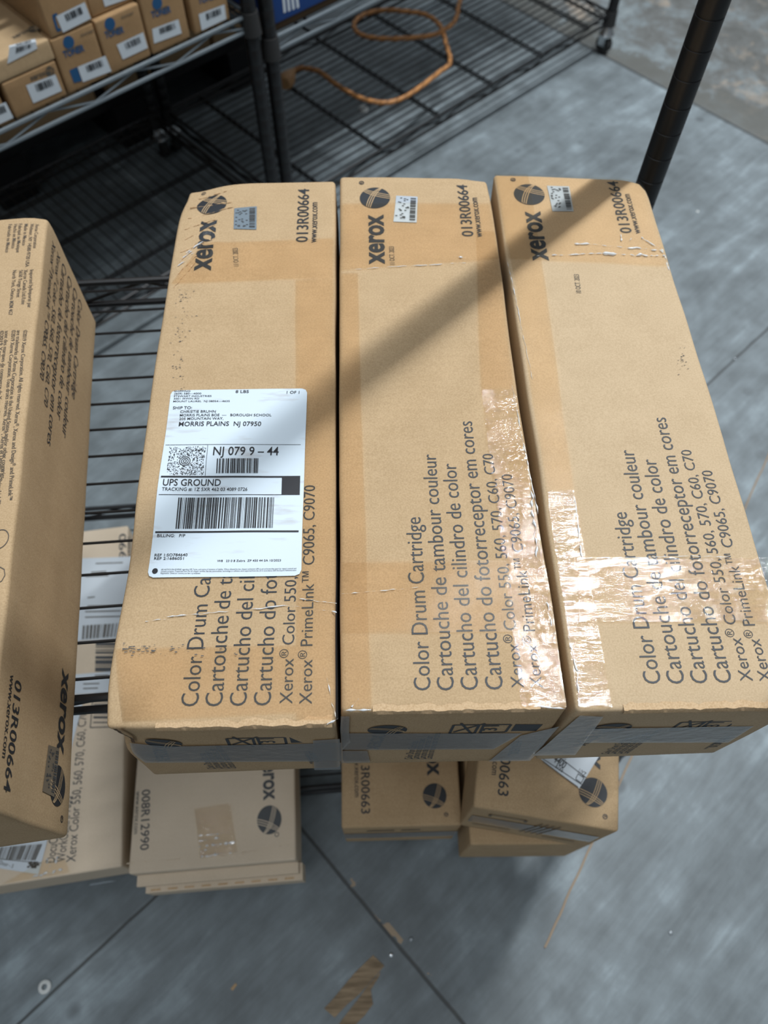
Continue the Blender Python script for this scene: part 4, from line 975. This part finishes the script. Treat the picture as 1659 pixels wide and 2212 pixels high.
# =================================================================== THINGS ON THE FLOOR
CORD = plain('orange_cord_jacket', (0.52, 0.235, 0.075), 0.5)
pts = [(632, 155), (640, 150), (655, 147), (690, 155), (730, 185), (780, 212), (830, 222), (870, 212), (905, 190), (950, 155), (972, 135), (965, 100), (950, 55), (920, 32), (880, 25), (830, 22), (785, 32), (765, 52),
       (775, 72), (810, 82), (870, 83), (940, 75), (975, 62), (987, 35), (990, 15), (998, -10), (1010, -40), (1040, -70)]
P3 = []
for k in range(len(pts)-1):            # Catmull-Rom through the points
    p = [Vector(pts[min(max(k+i, 0), len(pts)-1)]) for i in (-1, 0, 1, 2)]
    for s_ in range(6):
        u = s_/6; v = 0.5*((2*p[1])+(-p[0]+p[2])*u+(2*p[0]-5*p[1]+4*p[2]-p[3])*u*u+(-p[0]+3*p[1]-3*p[2]+p[3])*u**3)
        P3.append(T(v, -0.6115))
mb = MB()
t = thing('extension_cord', 'orange braided extension cord looped on the bottom wire shelf right of the posts', 'cord', (0.1, 2.0, -0.618))
lift = {k: 0.0 for k in range(len(P3))}
for k, p in enumerate(P3):
    if 126 <= k <= 138: p.z += 0.010*math.sin((k-126)/12*math.pi)
mb.tube(P3, 0.0055, 10); cb = mb.build('cord_jacket', CORD, t)
mb = MB()
for s0 in (0, math.pi):
    q_ = []
    for k, p in enumerate(P3[:-1]):
        d = (P3[k+1]-p).normalized(); a = d.cross(UP).normalized()
        for j in range(2):
            ph = s0+(k+j/2)*1.05; q_.append(p.lerp(P3[k+1], j/2)+(a*math.cos(ph)+UP*math.sin(ph))*0.0052)
    mb.tube(q_, 0.0013, 5)
mb.build('cord_twist', plain('dark_cord_twist', (0.20, 0.10, 0.05), 0.6), cb)
mb = MB(); a = T((634, 152), -0.609); b = T((604, 196), -0.596); d = (b-a).normalized()
mb.tube([a, a+d*0.015, a+d*0.02, a+d*0.05, a+d*0.062, a+d*0.072], 0.01, 14, True, [0.006, 0.008, 0.012, 0.019, 0.018, 0.013]); mb.build('plug', plain('plug_orange', (0.48, 0.26, 0.11), 0.5), t)
# string line
mb = MB(); q_ = []
for k in range(90):
    u = k/89; p = T((1177, 2046), FL+0.0015).lerp(T((1690, 918), FL+0.0015), u); p += Vector((0.0016*noise.noise(p*30), 0.0016*noise.noise(p*34+Vector((3, 3, 3))), 0)); q_.append(p)
mb.tube(q_, 0.0014, 5); tag(mb.build('string', plain('tan_string', (0.40, 0.29, 0.19), 0.8)), 'thin tan string lying straight across the grey floor at right', 'string')
# torn paper tape on the floor
def bark():
    m, nt, b = nodes('worn_paper_tape'); g = N(nt, 'ShaderNodeNewGeometry'); mp = N(nt, 'ShaderNodeMapping'); mp.inputs['Rotation'].default_value = (0, 0, -R(42)); mp.inputs['Scale'].default_value = (30, 260, 1)
    nt.links.new(g.outputs['Position'], mp.inputs[0]); n1 = N(nt, 'ShaderNodeTexNoise', i_Scale=1.0, i_Detail=5.0); nt.links.new(mp.outputs[0], n1.inputs['Vector'])
    r = ramp(nt, n1.outputs[0], [(0.3, (0.17, 0.12, 0.07)), (0.7, (0.38, 0.28, 0.175))]); nt.links.new(r.outputs[0], b.inputs['Base Color']); b.inputs['Roughness'].default_value = 0.8; return m
BARK = bark()
def c5(x, y): return crop(x, y, 1.628, 640, 1850)
def floor_patch(outline, name, label, cat, mat, group=None):
    mb = MB(); P = [T(p, FL+0.0012) for p in outline]; n = len(P); mb.add(P+[V3(p, FL+0.0002) for p in P], [tuple(range(n))]+[(k, n+k, n+(k+1) % n, (k+1) % n) for k in range(n)])
    return tag(mb.build(name, mat, None, False), label, cat, group)
floor_patch([c5(*p) for p in ((270, 347), (310, 385), (222, 485), (180, 520), (135, 567), (98, 535), (130, 500), (205, 410))], 'tape_strip', 'straight strip of worn brown paper tape on the floor', 'tape', BARK, 'torn tape on the floor')
floor_patch([c5(*p) for p in ((296, 405), (290, 425), (262, 470), (270, 520), (240, 560), (200, 600), (140, 640), (130, 620), (160, 575), (225, 492), (250, 455))], 'tape_strip', 'ragged torn piece of brown tape beside the straight strip', 'tape', BARK, 'torn tape on the floor')
WHT = plain('pale_scrap', (0.7, 0.72, 0.7), 0.5)
# washer
c = T((97, 2132), FL+0.001); mb = MB(); n = 28; ring = []
for r_, z in ((0.0036, 0.0), (0.0036, 0.0022), (0.0068, 0.0022), (0.0082, 0.0012), (0.0082, 0.0)):
    ring += [c+Vector((r_*math.cos(2*math.pi*k/n), r_*math.sin(2*math.pi*k/n), z)) for k in range(n)]
mb.add(ring, [(j*n+k, j*n+(k+1) % n, (j+1)*n+(k+1) % n, (j+1)*n+k) for j in range(4) for k in range(n)])
tag(mb.build('washer', WHT), 'small white washer on the floor at the lower left corner', 'washer')
def dome(px, r, name, label, cat, mat, h=0.5, group=None):
    c = T(px, FL); mb = MB(); mb.tube([c, c+UP*r*h*0.5, c+UP*r*h*0.85, c+UP*r*h], r, 14, True, [r, r*0.9, r*0.6, r*0.2]); return tag(mb.build(name, mat), label, cat, group)
dome((785, 237), 0.013, 'plastic_cap', 'small pale round cap lying on the floor just below the orange cord', 'cap', WHT, 0.7)
dome((695, 240), 0.006, 'plastic_cap', 'tiny grey cap nearest the rack posts', 'cap', plain('grey_scrap', (0.3, 0.32, 0.32), 0.5), 0.6)
G = 'small floor screws'
for px, lb in (((845, 2063), 'tiny bright screw head near the torn brown tape'), ((888, 2029), 'dull screw head right of the floor seam'), ((1449, 2015), 'screw head in a dark ring, floor at lower right'), ((1588, 775), 'screw head set in the floor seam at right'), ((1507, 457), 'pale screw head on the floor right of the black post')):
    dome(px, 0.0032, 'screw_head', lb, 'screw', CHROME if px[0] == 845 else WHT if px[0] in (1507,) else plain('zinc', (0.3, 0.33, 0.35), 0.4, 0.6), 0.5, G)
floor_patch([c5(-155, 312), c5(-128, 280), c5(-122, 285), c5(-145, 318)][0:0] or [(498, 2136), (508, 2124), (512, 2127), (503, 2140)], 'board_scrap', 'tiny sliver of tan cardboard on the floor', 'scrap', K_EDGE)
